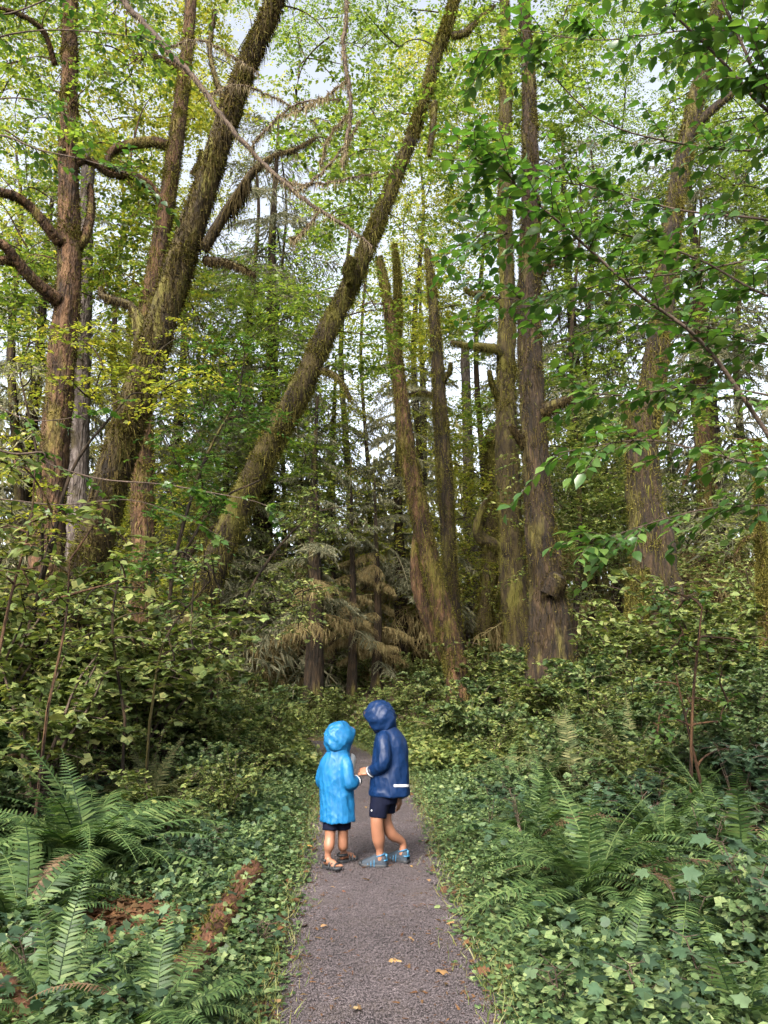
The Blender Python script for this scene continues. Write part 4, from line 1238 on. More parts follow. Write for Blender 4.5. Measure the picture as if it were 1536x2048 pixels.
fern(170, 1760, 80, 1.15, 'largest sword fern with arching fronds at the left of the path', short='largest left fern')
fern(30, 1880, 36, .85, 'dark sword fern at the left edge of the picture', short='left edge fern')
fern(300, 2090, 26, .62, 'low flat sword fern at the bottom left corner of the verge', spread=1.3, lo=3, short='low bottom left fern')
fern(90, 2060, 20, .55, 'pale sword fern at the very bottom left', spread=1.3, lo=3, short='pale corner fern')
fern(290, 1640, 46, .95, 'golden tinged sword fern behind the largest left fern', key='fern_dull', short='golden tinged fern')
fern(60, 1560, 40, 1.1, 'tall dark sword fern under the left shrubs', short='tall dark left fern')
fern(440, 1535, 26, .9, 'sword fern in the middle of the left bank', short='mid left bank fern')
fern(520, 1480, 24, .9, 'small far sword fern left of where the path bends', key='fern_dull', short='fern by the path bend')
fern(330, 1500, 26, .95, 'dull sword fern half way up the left bank', key='fern_dull', short='dull left bank fern')
fern(1195, 1835, 60, .92, 'spreading sword fern in the right foreground', spread=1.15, short='spreading right fern')
fern(1240, 1990, 10, .62, 'small fern with glossy drooping fronds near the lower right', spread=1.5, lo=4, short='glossy drooping fern')
fern(1120, 1790, 20, .75, 'sword fern just behind the right foreground fern', short='second right fern')
fern(1500, 1760, 22, .85, 'sword fern cut by the right edge of the picture', short='right edge fern')
fern(1500, 2080, 14, .6, 'sword fern at the bottom right corner', spread=1.4, lo=3, short='corner fern')
fern(1145, 1590, 46, 1.15, 'large silvery sword fern on the right bank', key='fern_dull', lo=3, short='large silvery fern')
fern(1260, 1560, 40, 1.1, 'tall pale sword fern beside the silvery fern', key='fern_dull', lo=3, short='tall pale fern')
fern(1010, 1570, 24, .8, 'dark sword fern at the foot of the right bank', short='dark right bank fern')
fern(1380, 1620, 24, .9, 'shaded sword fern behind the right saplings', short='shaded fern by the sapling')
fern(1075, 1690, 30, .85, 'sword fern left of the spreading right fern', short='fern left of the spreading one')
fern(1340, 1740, 34, .95, 'full sword fern between the spreading fern and the sapling', short='fern by the sapling')
fern(1440, 1690, 30, .95, 'arching sword fern right of the two stemmed sapling', short='fern right of the sapling')
fern(1380, 1860, 26, .8, 'low arching sword fern in the right foreground near the picture edge', short='low right foreground fern')
fern(930, 1530, 20, .7, 'small sword fern close to the right side of the path', short='small fern by the path')
fern(880, 1480, 22, .85, 'far sword fern beyond the taller child', key='fern_dull', short='fern beyond the taller child')

for px, dep, ph in ((60, 12, 'thick leaning mossy trunk'), (330, 15, 'slanting golden mossy trunk'), (85, 15, 'far left reddish trunk'), (285, 16, 'collared reddish trunk'), (912, 20, 'peeling central trunk'),
                    (1040, 22, 'moss covered trunk'), (1100, 17.5, 'tall straight dark trunk'), (1312, 17, 'broad green mossy trunk'), (1418, 23, 'reddish dead trunk'), (1532, 13, 'thin right edge sapling'),
                    (625, 21, 'bare boled spruce'), (700, 22.5, 'thin dark spruce pole'), (752, 23, 'moss curtained spruce'), (520, 25, 'dense drooping spruce'), (945, 28, 'pale lilac trunk'), (1235, 22, 'brown hanging spruce'), (1460, 24, 'large grey spruce')):
    _p = W(px, 1330, dep); LAND.append((_p[0], _p[1], 'the ' + ph))
LAND += [(-.41, 6.7, 'the child in light blue'), (.0, 6.7, 'the child in navy'), (-1.45, 4.9, 'the rotten wood'), (2.75, 7.2, 'the two stemmed sapling')]
LB, RB, CB = 'shrubs on the left bank', 'shrubs on the right bank', 'shrubs beyond the path bend'
AV = FERN_SPOTS + [(x * f, y * f, .45) for x, y, r in FERN_SPOTS for f in (.93, .87) if y > 6]
zone({'salmonberry': 5, 'warm': 2, 'herb': 2}, 54, -6.2, -1.0, 6.3, 13, .6, .95, 'leafy green shrub in the tangle on the left bank', 'shrub', LB, dmin=.75, avoid=AV)
zone({'warm': 4, 'salmonberry': 3, 'yellow': 1}, 46, -9, -1.2, 11, 20, 1.0, 1.5, 'taller yellowish shrub under the left trees', 'shrub', 'shrubs under the left trees', dmin=.7, mind=.5)
zone({'salmonberry': 5, 'warm': 3, 'herb': 2}, 66, .9, 7.0, 7.0, 13.5, .6, 1.0, 'leafy green shrub in the tangle on the right bank', 'shrub', RB, dmin=.75, avoid=AV)
zone({'warm': 4, 'salmonberry': 4, 'yellow': 1}, 52, 1.2, 11, 12.5, 21, 1.1, 1.5, 'shrub in the high thicket under the right trees', 'shrub', 'shrubs under the right trees', dmin=.8, mind=.5)
zone({'salmonberry': 3, 'yellow': 1, 'warm': 4}, 40, -7, 5, 18.5, 25, .7, 1.1, 'pale green shrub closing the view beyond the path bend', 'shrub', CB, dmin=.4, mind=.5)
zone({'herb': 4, 'cool': 2}, 34, -4.2, -.8, 3.9, 8.5, .5, .95, 'low dark green plant between the left ferns', 'plant', 'low plants on the left verge', dmin=.6, mind=.28, avoid=[(-1.6, 5.1, .6)] + [(x_, y_, .35) for x_, y_ in LOG_LINE[::4]] + AV)
zone({'cool': 4, 'herb': 3, 'salmonberry': 2}, 42, .9, 4.6, 3.9, 9, .75, 1.2, 'low broad leaved plant between the right ferns', 'plant', 'low plants on the right verge', dmin=.6, mind=.28, avoid=AV)

zone({'yellow': 3, 'warm': 2}, 20, -7.5, -3.2, 7.5, 14, 1.5, 2.2, 'tall arching shrub with yellow green leaves at the far left', 'shrub', 'tall shrubs at the far left', dmin=2.0, mind=.7)
zone({'yellow': 1, 'warm': 3}, 14, 4.0, 10, 12, 19, 1.5, 2.0, 'tall arching shrub in the thicket at the far right', 'shrub', 'tall shrubs at the far right', dmin=2.5, mind=.8)
_by = {}
for o in [o for o in COL.objects if o.parent is None and o.get('category') in ('shrub', 'plant')]: _by.setdefault(o['label'], []).append(o)
for lab, L_ in _by.items():
    if len(L_) < 2: continue
    L_.sort(key=lambda o: o.location.y)
    words = {2: ['nearer', 'farther'], 3: ['nearest', 'middle one', 'farthest']}.get(len(L_))
    if words is None:
        num = ['nearest', 'second nearest', 'third nearest', 'fourth nearest', 'fifth nearest', 'sixth nearest', 'seventh nearest', 'eighth nearest', 'ninth nearest', 'tenth nearest', 'farthest']
        words = [num[min(q, 10)] for q in range(len(L_))]
    for o, w in zip(L_, words): o['label'] = lab + ', ' + w; o['group'] = L_[0]['group']
# near plants whose leaves can be told apart: each leaf is a part
LOBED = mesh_from('leaf', LF_LOBED[0], [LF_LOBED[1]], M['leaf_cool'], True)
LOBED_Y = mesh_from('leaf', LF_LOBED[0], [LF_LOBED[1]], M['leaf_bright'], True)
OVAL = mesh_from('leaf', LF_OVAL[0], [LF_OVAL[1]], M['leaf_bright'], True)
def leaf_obj(me, parent, p, d, nn, s):
    o = link('leaf', me, parent)
    D = Vector(d).normalized(); X = D.cross(Vector(nn)).normalized(); Zv = X.cross(D)
    m = Matrix((X, D, Zv)).transposed().to_4x4()
    m = Matrix.Translation(Vector(p)) @ m @ Matrix.Scale(s, 4)
    o.matrix_local = m
    return o
def big_leaf_plant(px, py, hgt, nl, size, label, me=LOBED, group='broad leaved plants near the camera', pos=None):
    x, y = fern_px(px, py) if pos is None else pos
    b = np.array([x, y, hz(x, y)])
    t = thing('thimbleberry_plant', b, label, 'plant', group)
    sm = MB()
    for k in range(max(2, nl // 5)):
        th = random.uniform(0, 6.28); o = np.array([math.cos(th), math.sin(th), 0])
        L = hgt * random.uniform(.7, 1.05)
        s = np.linspace(0, 1, 6)[:, None]
        c = o * .28 * hgt * s ** 1.4 + np.array([0, 0, L]) * s
        V, T, Q = tube_arrays(c, np.linspace(.006, .003, 6), 4, cap=False); sm.add(V, Q=Q)
        for q in range(5):
            i = 5 - (q % 4) if q else 5
            th2 = th + q * 2.4 + random.gauss(0, .3)
            d = np.array([math.cos(th2), math.sin(th2), random.uniform(-.35, .1)])
            e = c[i] + np.array([d[0], d[1], .35]) * random.uniform(.05, .12)
            V, T, Q = tube_arrays(np.linspace(c[i], e, 3), [.003, .002, .002], 3, cap=False); sm.add(V, Q=Q)
            leaf_obj(me, t, e, d, (random.gauss(0, .35), random.gauss(-.15, .35), 1), size * .68 * random.uniform(.55, 1.2))
    sm.build('stems', M['bark_dark'], t)
for k, (px, py, h, nl, s, lab) in enumerate([
    (1050, 1720, .55, 15, .12, 'broad leaved plant left of the right foreground fern'), (1180, 1650, .65, 20, .13, 'broad leaved plant behind the right foreground fern'),
    (1300, 1690, .6, 20, .13, 'broad leaved plant between the right fern and the sapling'), (1420, 1760, .55, 20, .13, 'dark broad leaved plant under the right sapling'),
    (1500, 1850, .5, 20, .14, 'glossy broad leaved plant by the right edge'), (1380, 1900, .35, 15, .13, 'glossy low plant right of the foreground fern'),
    (1420, 2040, .32, 15, .14, 'pale glossy leaves at the bottom right corner'), (1290, 2060, .28, 15, .11, 'round dark leaves along the bottom edge, right of the path'),
    (1120, 2030, .22, 15, .10, 'low leafy plant at the bottom right beside the path'), (1480, 1660, .75, 20, .14, 'tall broad leaved plant at the right edge'),
    (980, 1690, .4, 10, .10, 'small lobed plant between the path and the right ferns'), (60, 1990, .3, 15, .11, 'dark round leaved plant below the left ferns'),
    (470, 1640, .4, 15, .10, 'lobed plant beside the golden tinged fern'), (420, 1720, .28, 15, .10, 'small lobed plant above the rotten wood'),
    (560, 1560, .4, 15, .09, 'lobed plant near the left edge of the path'), (520, 1900, .18, 15, .08, 'pale low plant between the rotten wood and the path')]):
    big_leaf_plant(px, py, h, nl, s, lab)

# saplings with stems one can follow
leafy_tree('sapling', 'upright sapling with two brown stems in the right foreground',
    [([(1385, 1640, 8), (1382, 1540, 7), (1386, 1400, 6), (1396, 1290, 5), (1404, 1215, 3)], 7.2, 7.2), ([(1412, 1625, 6), (1400, 1560, 6), (1372, 1440, 5), (1352, 1350, 3)], 7.3, 7.4)],
    [], [(1290, 1180, 1500, 1330, 6.8, 7.8, 14), (1300, 1330, 1480, 1500, 6.8, 7.8, 12)], M['leaf_bright'], M['bark_red'], None, cat='sapling', seed=70, leaf=.075, tw=3, per=5, rad=.2, tmpl=LF_OVAL, grow_min=.4, twigs=True, seg=8, rough=.06)
leafy_tree('sapling', 'sapling with large yellow green leaves at the left edge',
    [([(-20, 1400, 8), (20, 1200, 6), (60, 1050, 5), (70, 940, 3)], 6.2, 6.2), ([(95, 1420, 6), (130, 1250, 5), (140, 1120, 3)], 6.4, 6.4)],
    [], [(-60, 880, 110, 1150, 5.8, 6.6, 15), (60, 1020, 260, 1200, 6, 7, 12)], M['leaf_warm'], M['bark_red'], None, cat='sapling', seed=71, leaf=.095, tw=3, per=5, rad=.22, tmpl=LF_OVAL, grow_min=.4, twigs=True, seg=8, rough=.06)
leafy_tree('sapling', 'loose twiggy shrub with small leaves below the thick leaning trunk',
    [([(250, 1440, 6), (225, 1250, 5), (245, 1120, 3)], 8, 8), ([(300, 1440, 6), (330, 1280, 4), (420, 1160, 3)], 8.3, 8.3)],
    [], [(150, 1100, 460, 1330, 7.6, 9, 26)], M['leaf_warm'], M['bark_brown'], None, cat='sapling', seed=72, leaf=.07, tw=4, per=7, rad=.3, tmpl=LF_OVAL, grow_min=.4, twigs=True, seg=8, rough=.06)

# boughs reaching in from a tree that stands just out of the picture on the right
def bough_tree(name, label, trunk_px, trunk_d, trunk_w, branches, nshoot, seed, me, mat_rest, leafsize, top, limit=300, shoot=.45, cat='tree', tmpl=LF_OVAL):
    g = np.random.default_rng(seed)
    b = W(trunk_px, 1400, trunk_d); b[2] = hz(b[0], b[1]) - .05
    t = thing(name, b, label, cat)
    zz = np.linspace(0, top, 30)
    C = np.column_stack([b[0] + .05 * np.sin(zz), b[1] + .04 * np.cos(zz * .8), b[2] + zz])
    mb = MB(); mb.add(*tube_arrays(C, trunk_w * np.linspace(1.15, .6, 30), 14, .1, seed)); mb.build('trunk', M['bark_brown'], t, b, True)
    tw, rest = MB(), MB()
    leaves = []
    for pts, d0, d1, w0, w1 in branches:
        k = len(pts)
        P = np.array([W(p[0], p[1], d0 + (d1 - d0) * q / (k - 1)) for q, p in enumerate(pts)])
        a = C[np.argmin(np.abs(C[:, 2] - (P[0][2] - .3)))]
        c = catmull(np.vstack([a, P]), 34)
        r = np.linspace(w0, w1, 34)
        mb = MB(); mb.add(*tube_arrays(c, r, 7, .1, seed)); mb.build('branch', M['bark_dark'], t, b, True)
        T, A, B = frames(c)
        ns = max(3, int(nshoot * len(pts) / 5))
        for q in range(ns):
            i = int(g.uniform(9, 33.9))
            sg = 1 if q % 2 else -1
            sd = norm(np.cross(T[i], [0, 0, 1.0])) * sg
            d = norm(T[i] * g.uniform(.3, .9) + sd * g.uniform(.3, 1) + np.array([0, 0, g.normal(-.05, .22)]))
            L = shoot * g.uniform(.5, 1.3)
            sc = c[i] + d * (np.linspace(0, 1, 6) * L)[:, None]
            sc[:, 2] -= .2 * L * np.linspace(0, 1, 6) ** 2
            V, Tt, Q = tube_arrays(sc, np.linspace(.0045, .0015, 6), 4, cap=False); tw.add(V, Q=Q)
            nl = int(4 + L * 12)
            for z in range(nl):
                f = (z + .7) / nl * 4.99; j = int(f); p = sc[j] + (sc[j + 1] - sc[j]) * (f - j)
                s2 = norm(np.cross(d, [0, 0, 1.0])) * (1 if z % 2 else -1)
                ld = d * g.uniform(.4, 1) + s2 * g.uniform(.5, 1) + np.array([0, 0, g.normal(-.3, .25)])
                leaves.append((p, ld, g.normal(0, .35, 3) + np.array([0, 0, 1]), leafsize * g.uniform(.65, 1.2)))
    o = tw.build('twigs', M['bark_dark'], t, b); o['kind'] = 'stuff'
    inframe = []
    for L in leaves:
        q = L[0] - np.array([0, 0, CAM_H])
        dep = q[1] * CP + q[2] * SP
        u, v = 768 + FOC * q[0] / dep, 1024 - FOC * (q[2] * CP - q[1] * SP) / dep
        inframe.append((0 if (0 < u < 1536 and 0 < v < 2048) else 1, dep / L[3]))
    order = sorted(range(len(leaves)), key=lambda i: inframe[i])
    for i in order[:limit]:
        p, d, nn, s = leaves[i]
        leaf_obj(me, t, p - b, d, nn, s)
    if len(order) > limit:
        sel = [leaves[i] for i in order[limit:]]
        place(tmpl[0], tmpl[1], np.array([l[0] for l in sel]), np.array([l[1] for l in sel]), np.array([l[2] for l in sel]), np.array([l[3] for l in sel]), rest)
        o = rest.build('leaves', mat_rest, t, b); o['kind'] = 'stuff'
    return t
bough_tree('alder_tree', 'tree beyond the right edge whose leafy boughs hang across the upper right', 1990, 5.4, .16, [
    ([(1640, 1000), (1536, 868), (1450, 742), (1380, 662), (1280, 590), (1180, 500), (1090, 420), (1000, 345), (935, 310)], 5.2, 4.6, .020, .004),
    ([(1700, 480), (1536, 440), (1360, 420), (1200, 378), (1065, 355)], 5.0, 5.0, .014, .003),
    ([(1720, 640), (1536, 592), (1400, 520), (1250, 470), (1110, 462), (960, 470)], 5.4, 5.2, .013, .003),
    ([(1700, 330), (1536, 222), (1440, 118), (1330, 10), (1280, -60)], 4.6, 4.4, .016, .005),
    ([(1690, 300), (1536, 175), (1480, 80), (1430, -30)], 4.4, 4.2, .016, .006),
    ([(1720, 270), (1536, 300), (1380, 290), (1200, 240), (1060, 110), (960, 100)], 5.6, 5.6, .012, .003),
    ([(1720, 130), (1536, 60), (1380, 60), (1200, 80), (1040, 60)], 5.2, 5.4, .012, .003),
    ([(1720, 820), (1536, 790), (1400, 770), (1260, 790), (1130, 780)], 5.4, 5.2, .011, .003),
    ([(1720, 900), (1536, 930), (1400, 900), (1280, 880), (1120, 905)], 5.2, 5.0, .011, .003),
    ([(1720, 1000), (1536, 1010), (1400, 1020), (1260, 1060), (1190, 1090)], 5.4, 5.2, .009, .003),
    ([(1720, 700), (1536, 690), (1400, 650), (1260, 640), (1100, 690)], 5.6, 5.6, .011, .003),
    ([(1720, 560), (1536, 520), (1380, 545), (1240, 560), (1080, 600), (960, 590)], 5.8, 5.8, .011, .003),
], 27, 500, OVAL, M['leaf_bright'], .108, 5.2)
bough_tree('alder_tree', 'tree beyond the left edge whose leafy bough hangs in at the upper left', -560, 6.4, .14, [
    ([(-160, 330), (-20, 270), (80, 300), (170, 320), (265, 350)], 6.4, 6.2, .014, .003),
    ([(-160, 230), (-20, 200), (70, 200), (150, 240)], 6.6, 6.4, .012, .003),
    ([(-160, 150), (-20, 80), (100, 60), (240, 70), (330, 90)], 6.8, 7.0, .014, .003),
    ([(-160, 20), (0, 30), (120, -10), (230, -30), (300, -60)], 6.8, 6.8, .014, .003)], 12, 501, OVAL, M['leaf_bright'], .085, 6.6, limit=240, shoot=.4)
# bare twig with glossy leaves crossing low at the left
bough_tree('hazel_shrub', 'slender dark twig with glossy leaves crossing low in front of the left trunks', -330, 7.0, .03, [
    ([(-60, 895), (30, 908), (86, 905), (100, 928), (200, 958), (320, 968), (420, 985), (520, 1006), (575, 1040)], 7.0, 7.4, .014, .003),
    ([(-60, 800), (60, 840), (170, 830), (240, 800)], 7.0, 7.2, .009, .003),
    ([(-60, 1000), (120, 1010), (260, 1000), (380, 1040), (470, 1090)], 7.2, 7.6, .009, .002)], 9, 502, LOBED_Y, M['leaf_bright'], .075, 4.4, limit=160, shoot=.28, cat='shrub')

# dead branch hung with lichen across the upper left, and the hanging stem beside it
def lichen_branch(label, curves, seed):
    g = np.random.default_rng(seed)
    C0, r0 = pix_curve(*curves[0])
    b = C0[0]
    t = thing('dead_branch', b, label, 'branch')
    lm = MB()
    for q, cu in enumerate(curves):
        C, r = pix_curve(*cu)
        C = C + g.normal(0, .008, C.shape)
        mb = MB(); mb.add(*tube_arrays(C, r, 7, .15, seed + q)); mb.build('stem' if q == 0 else 'side_twig', M['bark_dark'], t, b, True)
        strands(lm, C, r, 900 if q == 0 else 380, .015, .2, .007, g=g, low=True)
        tufts(lm, C, r, 260, .04, g)
    o = lm.build('lichen', M['lichen'], t, b); o['kind'] = 'stuff'
lichen_branch('lichen draped dead branch slanting down across the upper left', [
    ([(215, -60, 16), (245, 0, 15), (300, 60, 14), (400, 172, 13), (460, 255, 12), (530, 330, 10), (600, 392, 9), (700, 460, 7), (745, 492, 5)], 9, 9, 60),
    ([(420, 190, 6), (470, 170, 5), (540, 190, 4), (600, 220, 3)], 9, 9.3, 24), ([(500, 300, 6), (540, 250, 5), (600, 205, 4), (680, 200, 3)], 9, 8.8, 24),
    ([(590, 385, 6), (640, 350, 5), (690, 290, 4), (720, 240, 3)], 9, 9.2, 24), ([(560, 360, 5), (610, 370, 5), (680, 360, 4), (760, 345, 3)], 9, 9.2, 24),
    ([(330, 95, 6), (400, 80, 5), (460, 110, 4), (520, 150, 3)], 9, 9.2, 24), ([(640, 420, 5), (600, 470, 4), (580, 480, 3)], 9, 9, 20)], 81)
lichen_branch('long lichen stem hanging straight down at the top centre', [
    ([(690, -60, 10), (693, 20, 10), (688, 110, 10), (702, 200, 9), (694, 280, 8), (684, 330, 4)], 8.6, 8.6, 50), ([(697, 230, 5), (660, 270, 4), (640, 330, 3)], 8.6, 8.8, 24),
    ([(694, 160, 5), (640, 200, 4), (560, 235, 3)], 8.6, 8.9, 24)], 82)

# ------------------------------------------------------------------ small things on the ground
def rotten_log(name, label, a, b, r, seed, w=1.0):
    (ax, ay), (bx, by) = fern_px(*a, up=.1), fern_px(*b, up=.1)
    pa, pb = np.array([ax, ay, hz(ax, ay) + r * .95]), np.array([bx, by, hz(bx, by) + r * .95])
    g = np.random.default_rng(seed)
    n = 26
    C = np.linspace(pa, pb, n) + g.normal(0, .008, (n, 3))
    rr = r * (1 + .12 * np.sin(np.linspace(0, 7, n) + seed))
    t = thing(name, (pa + pb) / 2, label, 'log')
    mb = MB(); V, T, Q = tube_arrays(C, rr, 14, .17, seed)
    V[:, 2] = np.where(V[:, 2] > np.interp(V[:, 1], sorted([pa[1], pb[1]]), [pa[2], pb[2]] if pa[1] < pb[1] else [pb[2], pa[2]]) + r * .35, V[:, 2] - r * .3, V[:, 2])
    mb.add(V, T, Q); mb.build('wood', M['wood_red'], t, (pa + pb) / 2)
    mm = MB(); tufts(mm, C, rr, 260, .035, g)
    o = mm.build('moss', M['moss'], t, (pa + pb) / 2); o['kind'] = 'stuff'
for lab, a, b, r, sd in LOGS: rotten_log('rotten_log', lab, a, b, r, sd)

FALLEN = mesh_from('fallen_leaf', LF_OVAL[0], [LF_OVAL[1]], M['leaf_fallen'], True)
FALLEN_L = mesh_from('fallen_leaf', LF_LOBED[0], [LF_LOBED[1]], M['leaf_fallen'], True)
FALLEN_O = mesh_from('fallen_leaf', LF_OVAL[0], [LF_OVAL[1]], M['leaf_orange'], True)
for k, (px, py, s, me, lab) in enumerate([
    (641, 1866, .055, FALLEN, 'small yellow leaf on the path, left of its middle'), (794, 1932, .075, FALLEN_L, 'large pale tan leaf in the middle of the near path'),
    (884, 1953, .065, FALLEN_L, 'yellow lobed leaf near the right side of the near path'), (847, 1999, .055, FALLEN, 'tan leaf lowest on the right half of the path'),
    (660, 1783, .04, FALLEN, 'ochre leaf just in front of the sandals'), (738, 1768, .06, FALLEN_L, 'tan leaf in front of the blue shoes'),
    (856, 1768, .05, FALLEN, 'tan leaf on the path right of the shoes'), (870, 1850, .05, FALLEN, 'tan leaf at the right edge of the path by the fern'),
    (897, 1856, .05, FALLEN_L, 'pale leaf lying in the right verge by the fern'), (815, 1886, .05, FALLEN, 'greenish yellow leaf on the right half of the path'),
    (733, 1622, .05, FALLEN, 'whitish leaf on the path between the children'), (845, 1690, .05, FALLEN, 'tan leaf by the right edge behind the shoes'),
    (620, 1700, .05, FALLEN_L, 'ochre leaf at the left edge of the path by the sandals'), (607, 1842, .05, FALLEN_O, 'orange leaf at the left edge of the path'),
    (320, 2010, .085, FALLEN_O, 'bright orange leaf among the lower left ferns'), (556, 2022, .05, FALLEN, 'yellow leaf at the bottom left edge of the path'),
    (600, 2005, .04, FALLEN, 'small tan leaf low on the left of the path'), (712, 2035, .06, FALLEN, 'dull leaf at the bottom middle of the path'),
    (440, 1665, .09, FALLEN_O, 'reddish dead leaf among the left verge plants'), (278, 1892, .06, FALLEN_L, 'pale leaf on the litter under the left fern'),
    (820, 1740, .04, FALLEN, 'small tan leaf by the raised heel of the right shoe'), (683, 1792, .035, FALLEN_O, 'dark red leaf in front of the sandals')]):
    p = G(px, py)
    d = path_dist(np.array([p[0]]), np.array([p[1]]))[0][0]
    z = .034 if d < 0 else hz(p[0], p[1]) + .10
    o = bpy.data.objects.new('fallen_leaf', me); COL.objects.link(o)
    o.location = (p[0], p[1], z)
    o.rotation_euler = (random.gauss(0, .18), random.gauss(0, .18), random.uniform(0, 6.28))
    o.scale = (s * 1.1, s, s)
    tag(o, lab, 'leaf', 'fallen leaves on and beside the path')
# ------------------------------------------------------------------ the two children
def fabric_mat(name, col, rough=.38, spec=.5, sheen=.0, bump=.25, scale=38, crinkle=0):
    m, t = new_mat(name)
    tc = N_(t, 'ShaderNodeTexCoord')
    nz = N_(t, 'ShaderNodeTexNoise', Scale=9.0, Detail=5.0)
    t.links.new(tc.outputs['Object'], nz.inputs['Vector'])
    cr = ramp(t, [(.3, tuple(c * .82 for c in col)), (.7, tuple(min(1, c * 1.12) for c in col))])
    t.links.new(nz.outputs[0], cr.inputs[0])
    p = N_(t, 'ShaderNodeBsdfPrincipled', Roughness=rough)
    p.inputs['Specular IOR Level'].default_value = spec
    t.links.new(cr.outputs[0], p.inputs['Base Color'])
    n2 = N_(t, 'ShaderNodeTexNoise', Scale=scale, Detail=3.0)
    t.links.new(tc.outputs['Object'], n2.inputs['Vector'])
    if crinkle:                                   # flat facets and sharp creases of thin coated cloth
        mpv = N_(t, 'ShaderNodeMapping'); mpv.inputs['Scale'].default_value = (1, 1, .55); mpv.inputs['Rotation'].default_value = (.3, .5, .2)
        t.links.new(tc.outputs['Object'], mpv.inputs['Vector'])
        nw = N_(t, 'ShaderNodeTexNoise', Scale=7.0, Detail=2.0); t.links.new(mpv.outputs[0], nw.inputs['Vector'])
        wv = N_(t, 'ShaderNodeMix', data_type='RGBA'); wv.inputs['Factor'].default_value = .25
        t.links.new(mpv.outputs[0], wv.inputs['A']); t.links.new(nw.outputs['Color'], wv.inputs['B'])
        n2 = N_(t, 'ShaderNodeTexVoronoi', Scale=crinkle); n2.feature = 'F1'
        t.links.new(wv.outputs['Result'], n2.inputs['Vector'])
    b = N_(t, 'ShaderNodeBump', Strength=bump, Distance=.05 if crinkle else .014)
    t.links.new(n2.outputs[0], b.inputs['Height']); t.links.new(b.outputs[0], p.inputs['Normal'])
    out = N_(t, 'ShaderNodeOutputMaterial'); t.links.new(p.outputs[0], out.inputs['Surface'])
    return m
M['coat_blue'] = fabric_mat('coat_blue', (.005, .086, .21), rough=.52, spec=.3, bump=.32, crinkle=12.0)
M['coat_navy'] = fabric_mat('coat_navy', (.0016, .0125, .049), rough=.48, spec=.22, bump=.32, crinkle=11.0)
M['coat_navy_dark'] = fabric_mat('coat_navy_dark', (.006, .012, .03), rough=.5)
M['shorts'] = fabric_mat('shorts', (.0028, .004, .013), rough=.8, spec=.1)
M['skin'] = fabric_mat('skin', (.21, .095, .056), rough=.5, spec=.4, bump=.08, scale=60)
M['hair'] = fabric_mat('hair', (.05, .025, .014), rough=.5)
M['rubber'] = fabric_mat('rubber', (.012, .013, .016), rough=.6)
M['shoe_grey'] = fabric_mat('shoe_grey', (.012, .021, .034), rough=.7, bump=.5, scale=120)
M['shoe_blue'] = fabric_mat('shoe_blue', (.018, .11, .21), rough=.5)
M['shoe_blue_dark'] = fabric_mat('shoe_blue_dark', (.02, .09, .17), rough=.6)
M['white_trim'] = fabric_mat('white_trim', (.48, .48, .49), rough=.4, bump=.05)
M['paper'] = fabric_mat('paper', (.6, .6, .6), rough=.7, bump=.03)
M['eye'] = fabric_mat('eye', (.02, .015, .012), rough=.2, bump=0)

def remesh(mb, vox, smooth=6, fac=.5):
    me = mb.mesh('tmp', None)
    o = bpy.data.objects.new('tmp', me); COL.objects.link(o)
    md = o.modifiers.new('r', 'REMESH'); md.mode = 'VOXEL'; md.voxel_size = vox; md.use_smooth_shade = True
    if smooth:
        sm = o.modifiers.new('s', 'SMOOTH'); sm.iterations = smooth; sm.factor = fac
    dg = bpy.context.evaluated_depsgraph_get()
    res = bpy.data.meshes.new_from_object(o.evaluated_get(dg))
    bpy.data.objects.remove(o); bpy.data.meshes.remove(me)
    return res

def finish(me, name, mat, parent, disp=None, org=(0, 0, 0)):
    n = len(me.vertices)
    co = np.zeros(n * 3, np.float32); me.vertices.foreach_get('co', co); co = co.reshape(-1, 3).astype(float)
    if disp is not None:
        nn = np.zeros(n * 3, np.float32); me.vertices.foreach_get('normal', nn); nn = nn.reshape(-1, 3)
        co = co + nn * disp(co)[:, None]
    co = co - np.asarray(org)
    me.vertices.foreach_set('co', co.astype(np.float32).ravel())
    me.polygons.foreach_set('use_smooth', np.ones(len(me.polygons), bool))
    me.materials.clear(); me.materials.append(mat)
    me.name = name; me.update()
    return link(name, me, parent)

def limb(mb, pts, rad, seg=14, n=None, squash=None):
    rows = catmull(np.column_stack([np.array(pts), np.array(rad)]), n or 8 * len(pts))
    mb.add(*tube_arrays(rows[:, :3], rows[:, 3], seg))

def ellip(mb, c, axes, rad, nu=20, nv=14):
    u = np.linspace(0, 2 * math.pi, nu, endpoint=False); v = np.linspace(.001, math.pi - .001, nv)
    A = norm(np.array(axes))
    pts = []
    for b in v:
        for a in u:
            d = np.array([math.sin(b) * math.cos(a) * rad[0], math.sin(b) * math.sin(a) * rad[1], math.cos(b) * rad[2]])
            pts.append(c + d @ A)
    i = np.arange(nv - 1)[:, None] * nu; j = np.arange(nu)[None]; jn = (j + 1) % nu
    mb.add(np.array(pts), Q=np.stack([i + j, i + nu + j, i + nu + jn, i + jn], -1).reshape(-1, 4))

